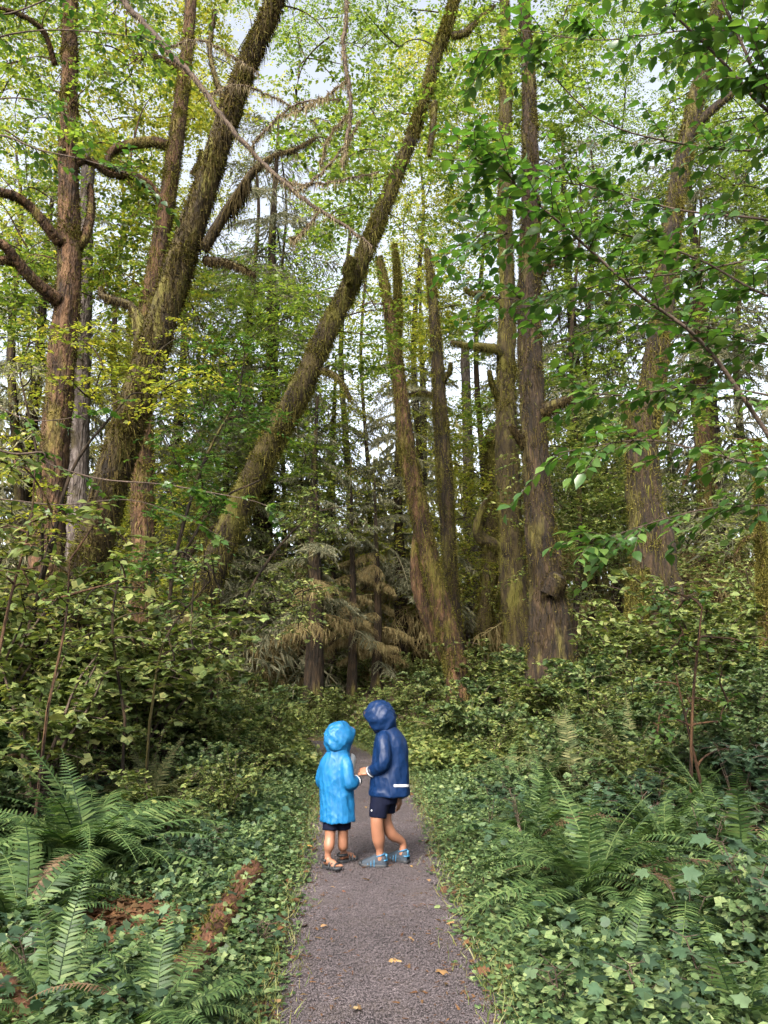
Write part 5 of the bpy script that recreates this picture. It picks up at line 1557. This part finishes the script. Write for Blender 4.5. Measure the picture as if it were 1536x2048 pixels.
def loft(mb, rings, seg=40):
    """rings: (centre, axis a, axis b, half a, half b) bottom to top"""
    th = np.linspace(0, 2 * math.pi, seg, endpoint=False)
    V = []
    for c, a, b, ra, rb in rings:
        V.append(np.asarray(c) + np.cos(th)[:, None] * ra * np.asarray(a) + np.sin(th)[:, None] * rb * np.asarray(b))
    n = len(rings)
    V = np.vstack(V)
    i = np.arange(n - 1)[:, None] * seg; j = np.arange(seg)[None]; jn = (j + 1) % seg
    Q = np.stack([i + j, i + jn, i + seg + jn, i + seg + j], -1).reshape(-1, 4)
    lo = V[:seg].mean(0); hi = V[-seg:].mean(0)
    V = np.vstack([V, lo + np.array([0, 0, .012]), hi])
    jj = np.arange(seg); jk = (jj + 1) % seg
    T = np.vstack([np.stack([np.full(seg, n * seg), jk, jj], -1), np.stack([np.full(seg, n * seg + 1), (n - 1) * seg + jj, (n - 1) * seg + jk], -1)])
    mb.add(V, T, Q)

def hand(mb, wrist, fwd, palm_n, size, curl):
    """palm and five fingers of their own length, curled towards palm_n; the thumb leaves the side of the palm"""
    f = norm(np.asarray(fwd, float)); pn = np.asarray(palm_n, float); pn = norm(pn - f * pn.dot(f)); s = np.cross(f, pn)
    L = size
    pal = [wrist, wrist + f * .28 * L, wrist + f * .5 * L]
    for off in (-.16, 0, .16):
        limb(mb, [p + s * off * L * (.6 + .4 * q) for q, p in enumerate(pal)], [.105 * L, .12 * L, .10 * L], 8)
    for k, (off, ln) in enumerate(((-.24, .42), (-.08, .50), (.08, .47), (.23, .38))):
        p = wrist + f * .46 * L + s * off * L
        pts = [p]; ang = 0
        for q in range(3):
            ang += curl * (.55 + .15 * q)
            d = f * math.cos(ang) + pn * math.sin(ang) + s * off * .25
            pts.append(pts[-1] + d * ln * L * (.42, .33, .25)[q])
        limb(mb, pts, [.058 * L, .053 * L, .048 * L, .036 * L], 8)
    p = wrist + f * .14 * L - s * .20 * L
    limb(mb, [p, p + (f * .55 - s * .5 + pn * .25) * .22 * L, p + (f * .95 - s * .55 + pn * .55) * .36 * L], [.07 * L, .06 * L, .045 * L], 8)

def foot_frame(heel, toe):
    d = toe - heel; L = np.linalg.norm(d[:2]); d = norm(np.array([d[0], d[1], 0.0]))
    return d, np.array([d[1], -d[0], 0.0]), L
FW = lambda s: np.interp(s, [0, .08, .25, .5, .72, .88, .97, 1.0], [.10, .155, .16, .165, .20, .175, .10, .03])   # half widths over length
def sole(name, heel, d, sd, L, z0, th, mat, parent, org, grow=1.06, toe_up=.012):
    s = np.linspace(0, 1, 18)
    up = [heel + d * (L * (q * grow - .03)) + sd * FW(q) * L * grow for q in s] + [heel + d * (L * (q * grow - .03)) - sd * FW(q) * L * grow for q in s[::-1]]
    up = np.array(up); n = len(up)
    lift = np.concatenate([s, s[::-1]]) ** 4 * toe_up
    lay = []
    for zz, g_ in ((0, .94), (th * .25, 1.0), (th * .8, 1.0), (th, .95)):
        c = up.mean(0)
        v = c + (up - c) * g_; v[:, 2] = z0 + zz + lift; lay.append(v)
    V = np.vstack(lay + [up.mean(0) * [1, 1, 0] + [0, 0, z0], up.mean(0) * [1, 1, 0] + [0, 0, z0 + th]])
    i = np.arange(3)[:, None] * n; j = np.arange(n)[None]; jn = (j + 1) % n
    Q = np.stack([i + j, i + jn, i + n + jn, i + n + j], -1).reshape(-1, 4)
    jj = np.arange(n); jk = (jj + 1) % n
    T = np.vstack([np.stack([np.full(n, 4 * n), jk, jj], -1), np.stack([np.full(n, 4 * n + 1), 3 * n + jj, 3 * n + jk], -1)])
    mb = MB(); mb.add(V, T, Q)
    return mb.build(name, mat, parent, org, True)
def strap(mb, c, sd, up, w, h, r, lo=-.15, hi=math.pi + .15, wid=None):
    a = np.linspace(lo, hi, 14)
    C = c + np.cos(a)[:, None] * w * sd + np.sin(a)[:, None] * h * up
    mb.add(*tube_arrays(C, r, 8))
def upper(heel, d, sd, L, z0, hs, mb, grow=1.0):
    """closed shoe upper: domed sections from heel to toe"""
    s = np.linspace(0, 1, 16); th = np.linspace(0, math.pi, 13)
    h = np.interp(s, [0, .1, .3, .45, .65, .85, 1], hs)
    V = []
    for q, hh in zip(s, h):
        w = FW(min(max(q, .03), .985)) * L * grow
        c = heel + d * (L * q)
        V.append(np.array([[*(c + sd * math.cos(t) * w)[:2], z0 + hh * (math.sin(t) ** .75 if math.sin(t) > 0 else 0)] for t in th]))
    V = np.vstack(V); k = 13
    i = np.arange(15)[:, None] * k; j = np.arange(12)[None]
    Q = np.stack([i + j, i + j + 1, i + k + j + 1, i + k + j], -1).reshape(-1, 4)
    # close both ends and the bottom through fans
    n = len(V); V = np.vstack([V, V[:13].mean(0), V[-13:].mean(0)])
    T = [[n, q + 1, q] for q in range(12)] + [[n + 1, n - 13 + q, n - 13 + q + 1] for q in range(12)]
    mb.add(V, np.array(T), Q)

def hood_shell(c, f, u, rad, open_ang, mat, parent, org, seed, neck=None, name='hood', peak=.02):
    """a cloth hood: a shell open at the face, drawn in at the neck"""
    f = norm(np.asarray(f, float)); u = np.asarray(u, float); u = norm(u - f * u.dot(f)); s = np.cross(f, u)
    nu, nv = 56, 44
    g = np.random.default_rng(seed)
    P = []
    for b in np.linspace(open_ang, math.pi - .002, nv):          # polar angle from the face direction
        for a in np.linspace(0, 2 * math.pi, nu, endpoint=False):
            d = np.array([math.cos(b), math.sin(b) * math.cos(a), math.sin(b) * math.sin(a)])   # f, s, u
            k = 1.0
            sb = math.sin(b) ** 2
            rdg = lambda v: 1 - 2 * abs(math.sin(v)) ** .7
            fold = (.035 * math.sin(4 * a + 3.5 * b + seed) + .022 * math.sin(9 * a - 4 * b + 2 * seed)) * sb + .022 * math.sin(7 * d[1] + 9 * d[2] + seed) + .020 * rdg(6 * d[2] - 4 * d[1] + 3 * d[0] + 1.5 * math.sin(3 * d[1] + seed)) + .012 * rdg(11 * d[1] + 7 * d[2] + 2 * math.sin(5 * d[2]))
            edge = max(0, 1 - (b - open_ang) / .22)
            k += 1.0 * fold * (1 - .6 * edge) + .05 * edge * max(0, d[2])
            p = d * np.array(rad) * k
            if d[2] > 0: p[0] += peak * edge * d[2] * 3
            # the nape: flare out and run down into the collar
            if p[2] < 0:
                t = -p[2] / rad[2]
                hh = max(.2, math.sqrt(max(0, 1 - min(1, t) ** 2)))
                p[2] *= 1.0 + .12 * t
                q_ = hh ** -.32
                p[0] *= q_ * (1 - .06 * t); p[1] *= q_ * (1 - .02 * t)
            P.append(c + p[0] * f + p[1] * s + p[2] * u)
    P = np.array(P)
    i = np.arange(nv - 1)[:, None] * nu; j = np.arange(nu)[None]; jn = (j + 1) % nu
    Q = np.stack([i + j, i + nu + j, i + nu + jn, i + jn], -1).reshape(-1, 4)
    me = mesh_from(name, P - np.asarray(org), [Q], mat, True)
    o = link(name, me, parent)
    md = o.modifiers.new('thickness', 'SOLIDIFY'); md.thickness = .006; md.offset = 0
    return o

def on_surface(obj_mesh, org, pxs, pys, off=.004):
    """grid of points lying on a mesh where the photograph shows a mark"""
    from mathutils.bvhtree import BVHTree
    V = [v.co + Vector(org) for v in obj_mesh.vertices]
    F = [tuple(p.vertices) for p in obj_mesh.polygons]
    bv = BVHTree.FromPolygons(V, F)
    rows = []
    for py in pys:
        row = []
        for px in pxs:
            r = Vector(ray(px, py)).normalized()
            hit, nn, _, _ = bv.ray_cast(Vector((0, 0, CAM_H)), r)
            if hit is None: hit, nn = (Vector(rows[-1][len(row)]) if rows else None), Vector((0, -1, 0))
            if hit is None: return None
            row.append(np.array(hit) + np.array(nn if nn.dot(r) < 0 else -nn) * off)
        rows.append(row)
    return np.array(rows)
def patch(grid, name, mat, parent, org):
    a, b = grid.shape[:2]
    i = (np.arange(a - 1)[:, None] * b + np.arange(b - 1)[None]).ravel()
    return link(name, mesh_from(name, grid.reshape(-1, 3) - np.asarray(org), [np.stack([i, i + 1, i + b + 1, i + b], -1)], mat, True), parent)

ZG = .027          # top of the gravel
def face(mb, c, f, u, sc):
    """nose, brow, lips, chin and ears as raised forms on the head"""
    f = norm(np.array(f, float)); u = np.array(u, float); u = norm(u - f * u.dot(f)); s = np.cross(f, u)
    ellip(mb, c + u * .015 * sc, [s, f, u], [.072 * sc, .090 * sc, .095 * sc])
    ellip(mb, c - u * .055 * sc + f * .022 * sc, [s, f, u], [.052 * sc, .058 * sc, .050 * sc])
    limb(mb, [c + f * .078 * sc + u * .012 * sc, c + f * .095 * sc - u * .012 * sc, c + f * .100 * sc - u * .028 * sc, c + f * .078 * sc - u * .034 * sc], [.008, .010, .013, .010], 8)
    limb(mb, [c + f * .074 * sc - u * .058 * sc - s * .02, c + f * .083 * sc - u * .058 * sc, c + f * .074 * sc - u * .058 * sc + s * .02], [.006, .009, .006], 8)
    limb(mb, [c + f * .078 * sc + u * .026 * sc - s * .04, c + f * .087 * sc + u * .028 * sc, c + f * .078 * sc + u * .026 * sc + s * .04], [.008, .008, .008], 8)
    ellip(mb, c - u * .088 * sc + f * .058 * sc, [s, f, u], [.020 * sc, .018 * sc, .016 * sc])
    for sg in (-1, 1):
        ellip(mb, c + s * sg * .074 * sc - u * .008 * sc, [s, f, u], [.010, .022, .030])
    return f, u, s

def wrinkle(seed, amp, fx=24.0):
    g = np.random.default_rng(seed); ph = g.uniform(0, 6.28, 12); fr = g.uniform(.7, 1.4, 12)
    def fn(co, k=1.0):
        x, y, z = co[:, 0], co[:, 1], co[:, 2]
        d = np.zeros(len(co))
        def ridge(v): return 1 - 2 * np.abs(np.sin(v)) ** .7                                           # sharp creases, soft hollows
        d += .8 * np.sin(fx * 2.6 * fr[0] * x + 24 * y + 2.2 * np.sin(5 * z + ph[0]) + ph[1])
        d += .6 * ridge(fx * 2.3 * fr[2] * x - 20 * y + 2.4 * np.sin(6.5 * z + ph[3]) + 5 * z + ph[4]) * np.clip(.5 + np.sin(7 * z + ph[10]), 0, 1)
        d += .7 * ridge(24 * z * fr[5] + 22 * x + 2.5 * np.sin(12 * y + ph[5]) + ph[6]) * np.clip(np.sin(9 * z + 11 * x + ph[7]), 0, 1)
        d += .45 * ridge(44 * z * fr[8] + 30 * x + 26 * y + 2 * np.sin(20 * x + ph[8])) * np.clip(np.sin(13 * z + 9 * x + ph[9]), 0, 1)
        d += .9 * np.sin(9 * z + 7 * x + ph[11]) * np.sin(8 * x + 6 * y + ph[2])
        return amp * d
    return fn

# ---------------- younger child, light blue coat
def child_blue():
    base = G(668, 1740); D = base[1]
    org = np.array([base[0], base[1], ZG])
    P = lambda px, py, dy=0.0: W(px, py, D + dy)
    t = thing('person', org, 'smaller child in a light blue hooded raincoat, dark shorts and sandals', 'person', 'children on the path')
    dA, dB = G(655, 1745)[1] - D, G(681, 1732)[1] - D
    hA = np.array([*G(648, 1741)[:2], ZG]); tA = hA + norm(np.array([.62, -.60, 0])) * .19
    hB = np.array([*G(678, 1733)[:2], ZG]); tB = hB + norm(np.array([.72, .60, 0])) * .185
    aA = hA + norm(tA - hA) * .045 + np.array([0, 0, .085]); aB = hB + norm(tB - hB) * .045 + np.array([0, 0, .085])
    body = MB()
    limb(body, [P(663, 1608, 0), P(661, 1640, -.02), P(660, 1672, -.03), P(658, 1692, -.05), aA + np.array([0, 0, .03]), aA - np.array([0, 0, .04])], [.066, .054, .043, .044, .027, .029], 16)
    limb(body, [P(686, 1606, .02), P(687, 1640, .03), P(686, 1670, .04), P(686, 1692, .06), aB + np.array([0, 0, .03]), aB - np.array([0, 0, .04])], [.064, .052, .041, .042, .026, .029], 16)
    for h, tt, a in ((hA, tA, aA), (hB, tB, aB)):
        d, sd, L = foot_frame(h, tt)
        z = np.array([0, 0, 1.0])
        limb(body, [h + d * .015 + z * .045, h + d * .06 + z * .052, h + d * .11 + z * .045, h + d * .145 + z * .036], [.027, .029, .027, .021], 12)
        for k, off in enumerate((-.034, -.017, 0, .016, .030)):
            q = h + d * (.140 - .006 * k) + sd * off + z * .034
            limb(body, [q, q + d * .03, q + d * (.046 - .004 * k) - z * .006], [.0105, .0095, .0075], 8)
    sh = norm(np.array([.80, -.60, 0])); fw = norm(np.array([.60, .80, 0]))
    chest = P(672, 1540); pel = P(675, 1605)
    loft(body, [(pel - np.array([0, 0, .05]), sh, fw, .10, .08), (pel + np.array([0, 0, .06]), sh, fw, .105, .08), (chest, sh, fw, .115, .085), (P(674, 1518), sh, fw, .11, .07), (P(677, 1505), sh, fw, .045, .045)], 24)
    hc = P(684, 1473, .03)
    hf = np.array([.80, .50, -.30])
    limb(body, [P(676, 1512), P(679, 1495, .01), hc - np.array([0, 0, .05])], [.045, .038, .040])
    f, u, s = face(body, hc, hf, [0.1, .1, 1], .98)
    # arms
    shR, elR, wrR = P(692, 1527, -.07), P(699, 1566, -.11), P(714, 1561, .00)
    shL, elL, wrL = P(652, 1527, .09), P(644, 1566, .14), P(690, 1556, .24)
    limb(body, [shR, elR, wrR], [.042, .034, .026]); limb(body, [shL, elL, wrL], [.042, .034, .026])
    hold = P(705, 1537, .13)
    hand(body, wrR, P(710, 1542, .11) - wrR, [-.3, .4, -.1], .125, .75)
    hand(body, wrL, hold - wrL, [.2, -.5, .3], .125, .75)
    finish(remesh(body, .0068, 3, .4), 'body', M['skin'], t, org=org)
    hb = MB(); ellip(hb, hc + u * .022 - f * .008, [s, f, u], [.082, .094, .095]); ob = hb.build('hair', M['hair'], t, org, True)
    fr = MB(); limb(fr, [hc + f * .062 + u * .088 - s * .04, hc + f * .092 + u * .065, hc + f * .062 + u * .088 + s * .04], [.02, .022, .02], 8); fr.build('fringe', M['hair'], ob, org, True)
    for sg in (-1, 1):
        e = MB(); ellip(e, hc + f * .078 + s * sg * .031 + u * .004, [s, f, u], [.013, .008, .009]); e.build('eye', M['eye'], t, org, True)
    # coat
    cm = MB()
    X = np.array([1.0, 0, 0]); Yv = np.array([0, 1.0, 0])
    a, b = norm(np.array([.96, -.28, 0])), norm(np.array([.28, .96, 0]))
    k = px_size(1, D) * 1.045
    R_ = []
    for py, cx, hw, dp in ((1643, 675.5, 32.5, .128), (1636, 675.5, 32.5, .128), (1610, 674.5, 32, .122), (1580, 672.5, 32, .116), (1555, 671, 32, .114), (1530, 671, 31.5, .108), (1520, 672.5, 29, .10), (1512, 674, 25.5, .095), (1504, 676, 21.5, .090), (1496, 678, 19.5, .088), (1488, 679, 18, .085)):
        R_.append((P(cx, py), a, b, hw * k, dp))
    loft(cm, R_, 56)
    limb(cm, [P(684, 1520, -.03), shR, elR, wrR - norm(wrR - elR) * .012], [.045, .056, .056, .046], 18, 30)
    limb(cm, [P(660, 1520, .04), shL, elL, wrL - norm(wrL - elL) * .02], [.050, .056, .052, .044], 18, 30)
    wr = wrinkle(5, .0048)
    def disp(co):
        low = np.clip((P(675, 1500)[2] - co[:, 2]) / .5, .15, 1)
        return wr(co) * low
    coat = finish(remesh(cm, .0075, 16, .5), 'raincoat', M['coat_blue'], t, disp, org)
    cf = MB(); d = norm(wrR - elR); cf.add(*tube_arrays(np.linspace(wrR - d * .022, wrR + d * .012, 6), [.043, .046, .047, .046, .045, .036], 20)); cf.build('cuff', M['coat_navy_dark'], coat, org, True)
    st = MB(); st.add(*tube_arrays(np.linspace(wrR - d * .030, wrR - d * .020, 4), [.0475, .0485, .0485, .0475], 20)); st.build('cuff_stripe', M['white_trim'], coat, org, True)
    hood_shell(P(678.5, 1475, .0), [.83, .46, -.22], [.12, .06, 1], [.130, .112, .132], .80, M['coat_blue'], coat, org, 3, peak=.012)
    # shorts
    sm = MB()
    loft(sm, [(P(675, 1622), X, Yv, .105, .085), (P(675, 1612), X, Yv, .105, .085), (P(675, 1590), X, Yv, .10, .08)], 30)
    limb(sm, [P(665, 1612), P(662, 1640, -.005), P(661, 1661, -.02)], [.070, .068, .070], 18)
    limb(sm, [P(685, 1610, .02), P(686, 1638, .03), P(687, 1657, .04)], [.070, .068, .068], 18)
    wr2 = wrinkle(9, .0025, 24)
    finish(remesh(sm, .008, 4), 'shorts', M['shorts'], t, lambda co: wr2(co), org)
    # sandals
    for h, tt in ((hA, tA), (hB, tB)):
        d, sd, L = foot_frame(h, tt); z = np.array([0, 0, 1.0])
        so = sole('sandal', h, d, sd, L, ZG - .004, .024, M['rubber'], t, org, 1.08)
        for c_, w, hh, rr in ((.48, .033, .050, .009), (.64, .035, .042, .0095), (.80, .036, .036, .008)):
            m2 = MB(); strap(m2, h + d * L * c_ + z * .012, sd, z, w, hh, rr); m2.build('strap', M['rubber'], so, org, True)
        m2 = MB(); aa = np.linspace(-1.9, 1.9, 14)
        C = (h + d * L * .22 + z * .062) - d * (np.cos(aa) * .050)[:, None] + sd * (np.sin(aa) * .036)[:, None]
        m2.add(*tube_arrays(C, .0105, 8)); m2.build('heel_strap', M['rubber'], so, org, True)
    # the sheet of paper held in front
    pc = P(706, 1526, .12)
    uu = norm(np.array([.15, .5, .85])); ss = norm(np.array([.45, .75, -.45]))
    ss = norm(ss - uu * ss.dot(uu)); nn = np.cross(ss, uu)
    g = []
    for i in range(7):
        g.append([pc + uu * (i / 6 - .5) * .13 + ss * (j / 5 - .5) * .10 + nn * .010 * math.sin(j * .9) for j in range(6)])
    g = np.array(g)
    a_, b_ = 7, 6
    i = (np.arange(a_ - 1)[:, None] * b_ + np.arange(b_ - 1)[None]).ravel()
    po = link('paper_sheet', mesh_from('paper_sheet', g.reshape(-1, 3) - pc, [np.stack([i, i + 1, i + b_ + 1, i + b_], -1)], M['paper'], True), None, pc)
    md = po.modifiers.new('thickness', 'SOLIDIFY'); md.thickness = .0012
    tag(po, 'white sheet of paper held by the child in light blue', 'paper')
child_blue()

# ---------------- taller child, navy jacket
def child_navy():
    base = G(770, 1740); D = base[1]
    org = np.array([base[0], base[1], ZG])
    P = lambda px, py, dy=0.0: W(px, py, D + dy)
    t = thing('person', org, 'taller child in a navy hooded rain jacket, dark shorts and blue grey shoes', 'person', 'children on the path')
    z = np.array([0, 0, 1.0])
    hA = np.array([*G(773, 1741)[:2], ZG]); tA = hA + norm(np.array([-.99, .05, 0])) * .215
    hB = np.array([*G(816, 1733)[:2], ZG]); tB = hB + norm(np.array([-.80, .58, 0])) * .215
    dA, sA, LA = foot_frame(hA, tA); dB, sB, LB_ = foot_frame(hB, tB)
    aA = hA + dA * .055 + z * .10; aB = hB + dB * .055 + z * .105
    body = MB()
    limb(body, [P(764, 1590, -.03), P(757, 1620, -.05), P(754, 1645, -.06), P(757, 1678, -.03), aA + z * .03, aA - z * .05], [.080, .064, .053, .053, .032, .035], 16)
    limb(body, [P(777, 1588, .06), P(773, 1615, .07), P(772, 1640, .06), P(783, 1668, .08), aB + z * .05, aB - z * .05], [.078, .060, .047, .046, .030, .034], 16)
    for h, d in ((hA, dA), (hB, dB)):
        limb(body, [h + d * .02 + z * .05, h + d * .08 + z * .05, h + d * .14 + z * .04, h + d * .18 + z * .032], [.024, .026, .024, .018], 12)
    sh = norm(np.array([.55, .83, 0])); fw = norm(np.array([-.83, .55, 0]))
    loft(body, [(P(768, 1596), sh, fw, .10, .085), (P(772, 1570), sh, fw, .105, .085), (P(777, 1520), sh, fw, .12, .09), (P(776, 1475), sh, fw, .115, .07), (P(772, 1460), sh, fw, .045, .045)], 24)
    hc = P(758, 1436, -.01)
    limb(body, [P(774, 1466), P(769, 1455), hc - z * .04 + np.array([.02, 0, 0])], [.045, .040, .042])
    hf = np.array([-.80, .36, -.50]); hu = np.array([-.40, .1, .9])
    f, u, s = face(body, hc, hf, hu, 1.0)
    shL, elL, wrL = P(766, 1480, -.10), P(767, 1524, -.15), P(741, 1544, -.06)
    shR, elR, wrR = P(796, 1486, .10), P(803, 1535, .12), P(799, 1594, .08)
    limb(body, [shL, elL, wrL], [.044, .036, .027]); limb(body, [shR, elR, wrR], [.044, .036, .027])
    hand(body, wrL, np.array([-1, .25, .05]), [-.1, .6, -.6], .135, .45)
    hand(body, wrR, np.array([-.05, -.05, -1]), [-.8, .3, 0], .135, .35)
    finish(remesh(body, .0068, 3, .4), 'body', M['skin'], t, org=org)
    hb = MB(); ellip(hb, hc + u * .022 - f * .008, [s, f, u], [.082, .094, .095]); ob = hb.build('hair', M['hair'], t, org, True)
    fr = MB(); limb(fr, [hc + f * .062 + u * .088 - s * .045, hc + f * .094 + u * .060, hc + f * .062 + u * .088 + s * .045], [.02, .022, .02], 8); fr.build('fringe', M['hair'], ob, org, True)
    for sg in (-1, 1):
        e = MB(); ellip(e, hc + f * .079 + s * sg * .031 + u * .004, [s, f, u], [.013, .008, .009]); e.build('eye', M['eye'], t, org, True)
    # jacket
    cm = MB()
    a, b = np.array([1.0, 0, 0]), np.array([0, 1.0, 0])
    k = px_size(1, D) * 1.045
    R_ = []
    for py, cx, hw, dp in ((1592, 779.5, 39, .150), (1586, 779.5, 38.7, .150), (1560, 780, 36.5, .140), (1530, 780.5, 34, .130), (1500, 781, 32.5, .125), (1484, 781, 30.5, .12), (1474, 780, 27.5, .11), (1465, 777.5, 23.5, .10), (1457, 774, 19.5, .09), (1450, 771, 17, .085), (1442, 768, 15, .08)):
        R_.append((P(cx, py), a, b, hw * k, dp))
    loft(cm, R_, 56)
    limb(cm, [P(773, 1474, -.04), shL, elL, wrL - norm(wrL - elL) * .012], [.048, .060, .060, .046], 18, 30)
    limb(cm, [P(788, 1478, .05), shR, elR, wrR - norm(wrR - elR) * .01], [.052, .060, .055, .045], 18, 30)
    wr = wrinkle(17, .0046)
    top = P(772, 1452)[2]
    coat = finish(remesh(cm, .0075, 16, .5), 'rain_jacket', M['coat_navy'], t, lambda co: wr(co) * np.clip((top - co[:, 2]) / .5, .2, 1), org)
    d = norm(wrL - elL)
    cf = MB(); cf.add(*tube_arrays(np.linspace(wrL - d * .035, wrL + d * .016, 6), [.044, .047, .048, .047, .046, .036], 20)); cf.build('cuff', M['coat_navy_dark'], coat, org, True)
    st = MB(); st.add(*tube_arrays(np.linspace(wrL - d * .012, wrL - d * .002, 4), [.0485, .0492, .0492, .0485], 20)); st.build('cuff_stripe', M['white_trim'], coat, org, True)
    d2 = norm(wrR - elR)
    cf = MB(); cf.add(*tube_arrays(np.linspace(wrR - d2 * .03, wrR + d2 * .012, 6), [.043, .046, .047, .046, .045, .036], 20)); cf.build('cuff', M['coat_navy_dark'], coat, org, True)
    gr = on_surface(coat.data, org, np.linspace(787.5, 817, 16), np.linspace(1568.8, 1573.8, 4), .004)
    if gr is not None: patch(gr, 'reflective_strip', M['white_trim'], coat, org)
    hood_shell(P(761, 1433, .0), [-.80, .36, -.46], [-.40, .1, .92], [.128, .112, .136], .82, M['coat_navy'], coat, org, 8, peak=.012)
    # shorts
    sm = MB()
    loft(sm, [(P(767, 1606), a, b, .115, .12), (P(768, 1598), a, b, .118, .12), (P(770, 1575), a, b, .115, .11)], 30)
    limb(sm, [P(764, 1592, -.03), P(757.5, 1617, -.05), P(755.5, 1635, -.055)], [.090, .080, .072], 18)
    limb(sm, [P(777, 1590, .06), P(775, 1610, .07), P(775, 1626, .07)], [.085, .075, .066], 18)
    wr2 = wrinkle(23, .0025, 24)
    so_ = finish(remesh(sm, .008, 4), 'shorts', M['shorts'], t, lambda co: wr2(co), org)
    gr = on_surface(so_.data, org, np.linspace(742.5, 744.8, 4), np.linspace(1619.5, 1622.5, 4), .003)
    if gr is not None: patch(gr, 'logo', M['white_trim'], so_, org)
    # closed sandal-shoes
    for h, d, sd, L in ((hA, dA, sA, LA), (hB, dB, sB, LB_)):
        so = sole('shoe', h, d, sd, L, ZG - .004, .026, M['rubber'], t, org, 1.07)
        m2 = MB(); upper(h, d, sd, L, ZG + .014, [.070, .088, .092, .082, .060, .044, .020], m2); m2.build('upper', M['shoe_grey'], so, org, True)
        m2 = MB(); aa = np.linspace(0, 2 * math.pi, 25)
        C = (h + d * L * .24 + z * .090) + d * (np.cos(aa) * .036)[:, None] + sd * (np.sin(aa) * .029)[:, None] - z * (.012 * np.cos(aa))[:, None]
        m2.add(*tube_arrays(C, .007, 8)); m2.build('collar', M['shoe_blue_dark'], so, org, True)
        for c_, w, hh in ((.46, .036, .072), (.58, .038, .060), (.70, .040, .050)):
            m2 = MB(); strap(m2, h + d * L * c_ + z * .014, sd, z, w, hh, .0042); m2.build('strap', M['shoe_blue'], so, org, True)
        m2 = MB(); aa = np.linspace(-1.2, 1.2, 12)
        C = (h + d * L * .16 + z * .055) - d * (np.cos(aa) * .042)[:, None] + sd * (np.sin(aa) * .036)[:, None]
        m2.add(*tube_arrays(C, .006, 8)); m2.build('heel_band', M['shoe_blue'], so, org, True)
        m2 = MB(); m2.add(*tube_arrays(np.linspace(h + d * L * .03 + z * .045, h + d * L * .0 + z * .10, 5), [.010, .011, .010, .010, .008], 8)); m2.build('heel_tab', M['shoe_blue'], so, org, True)
        m2 = MB(); ellip(m2, h + d * L * .98 + z * .028, [d, sd, z], [.018, .034, .020]); m2.build('toe_cap', M['rubber'], so, org, True)
child_navy()
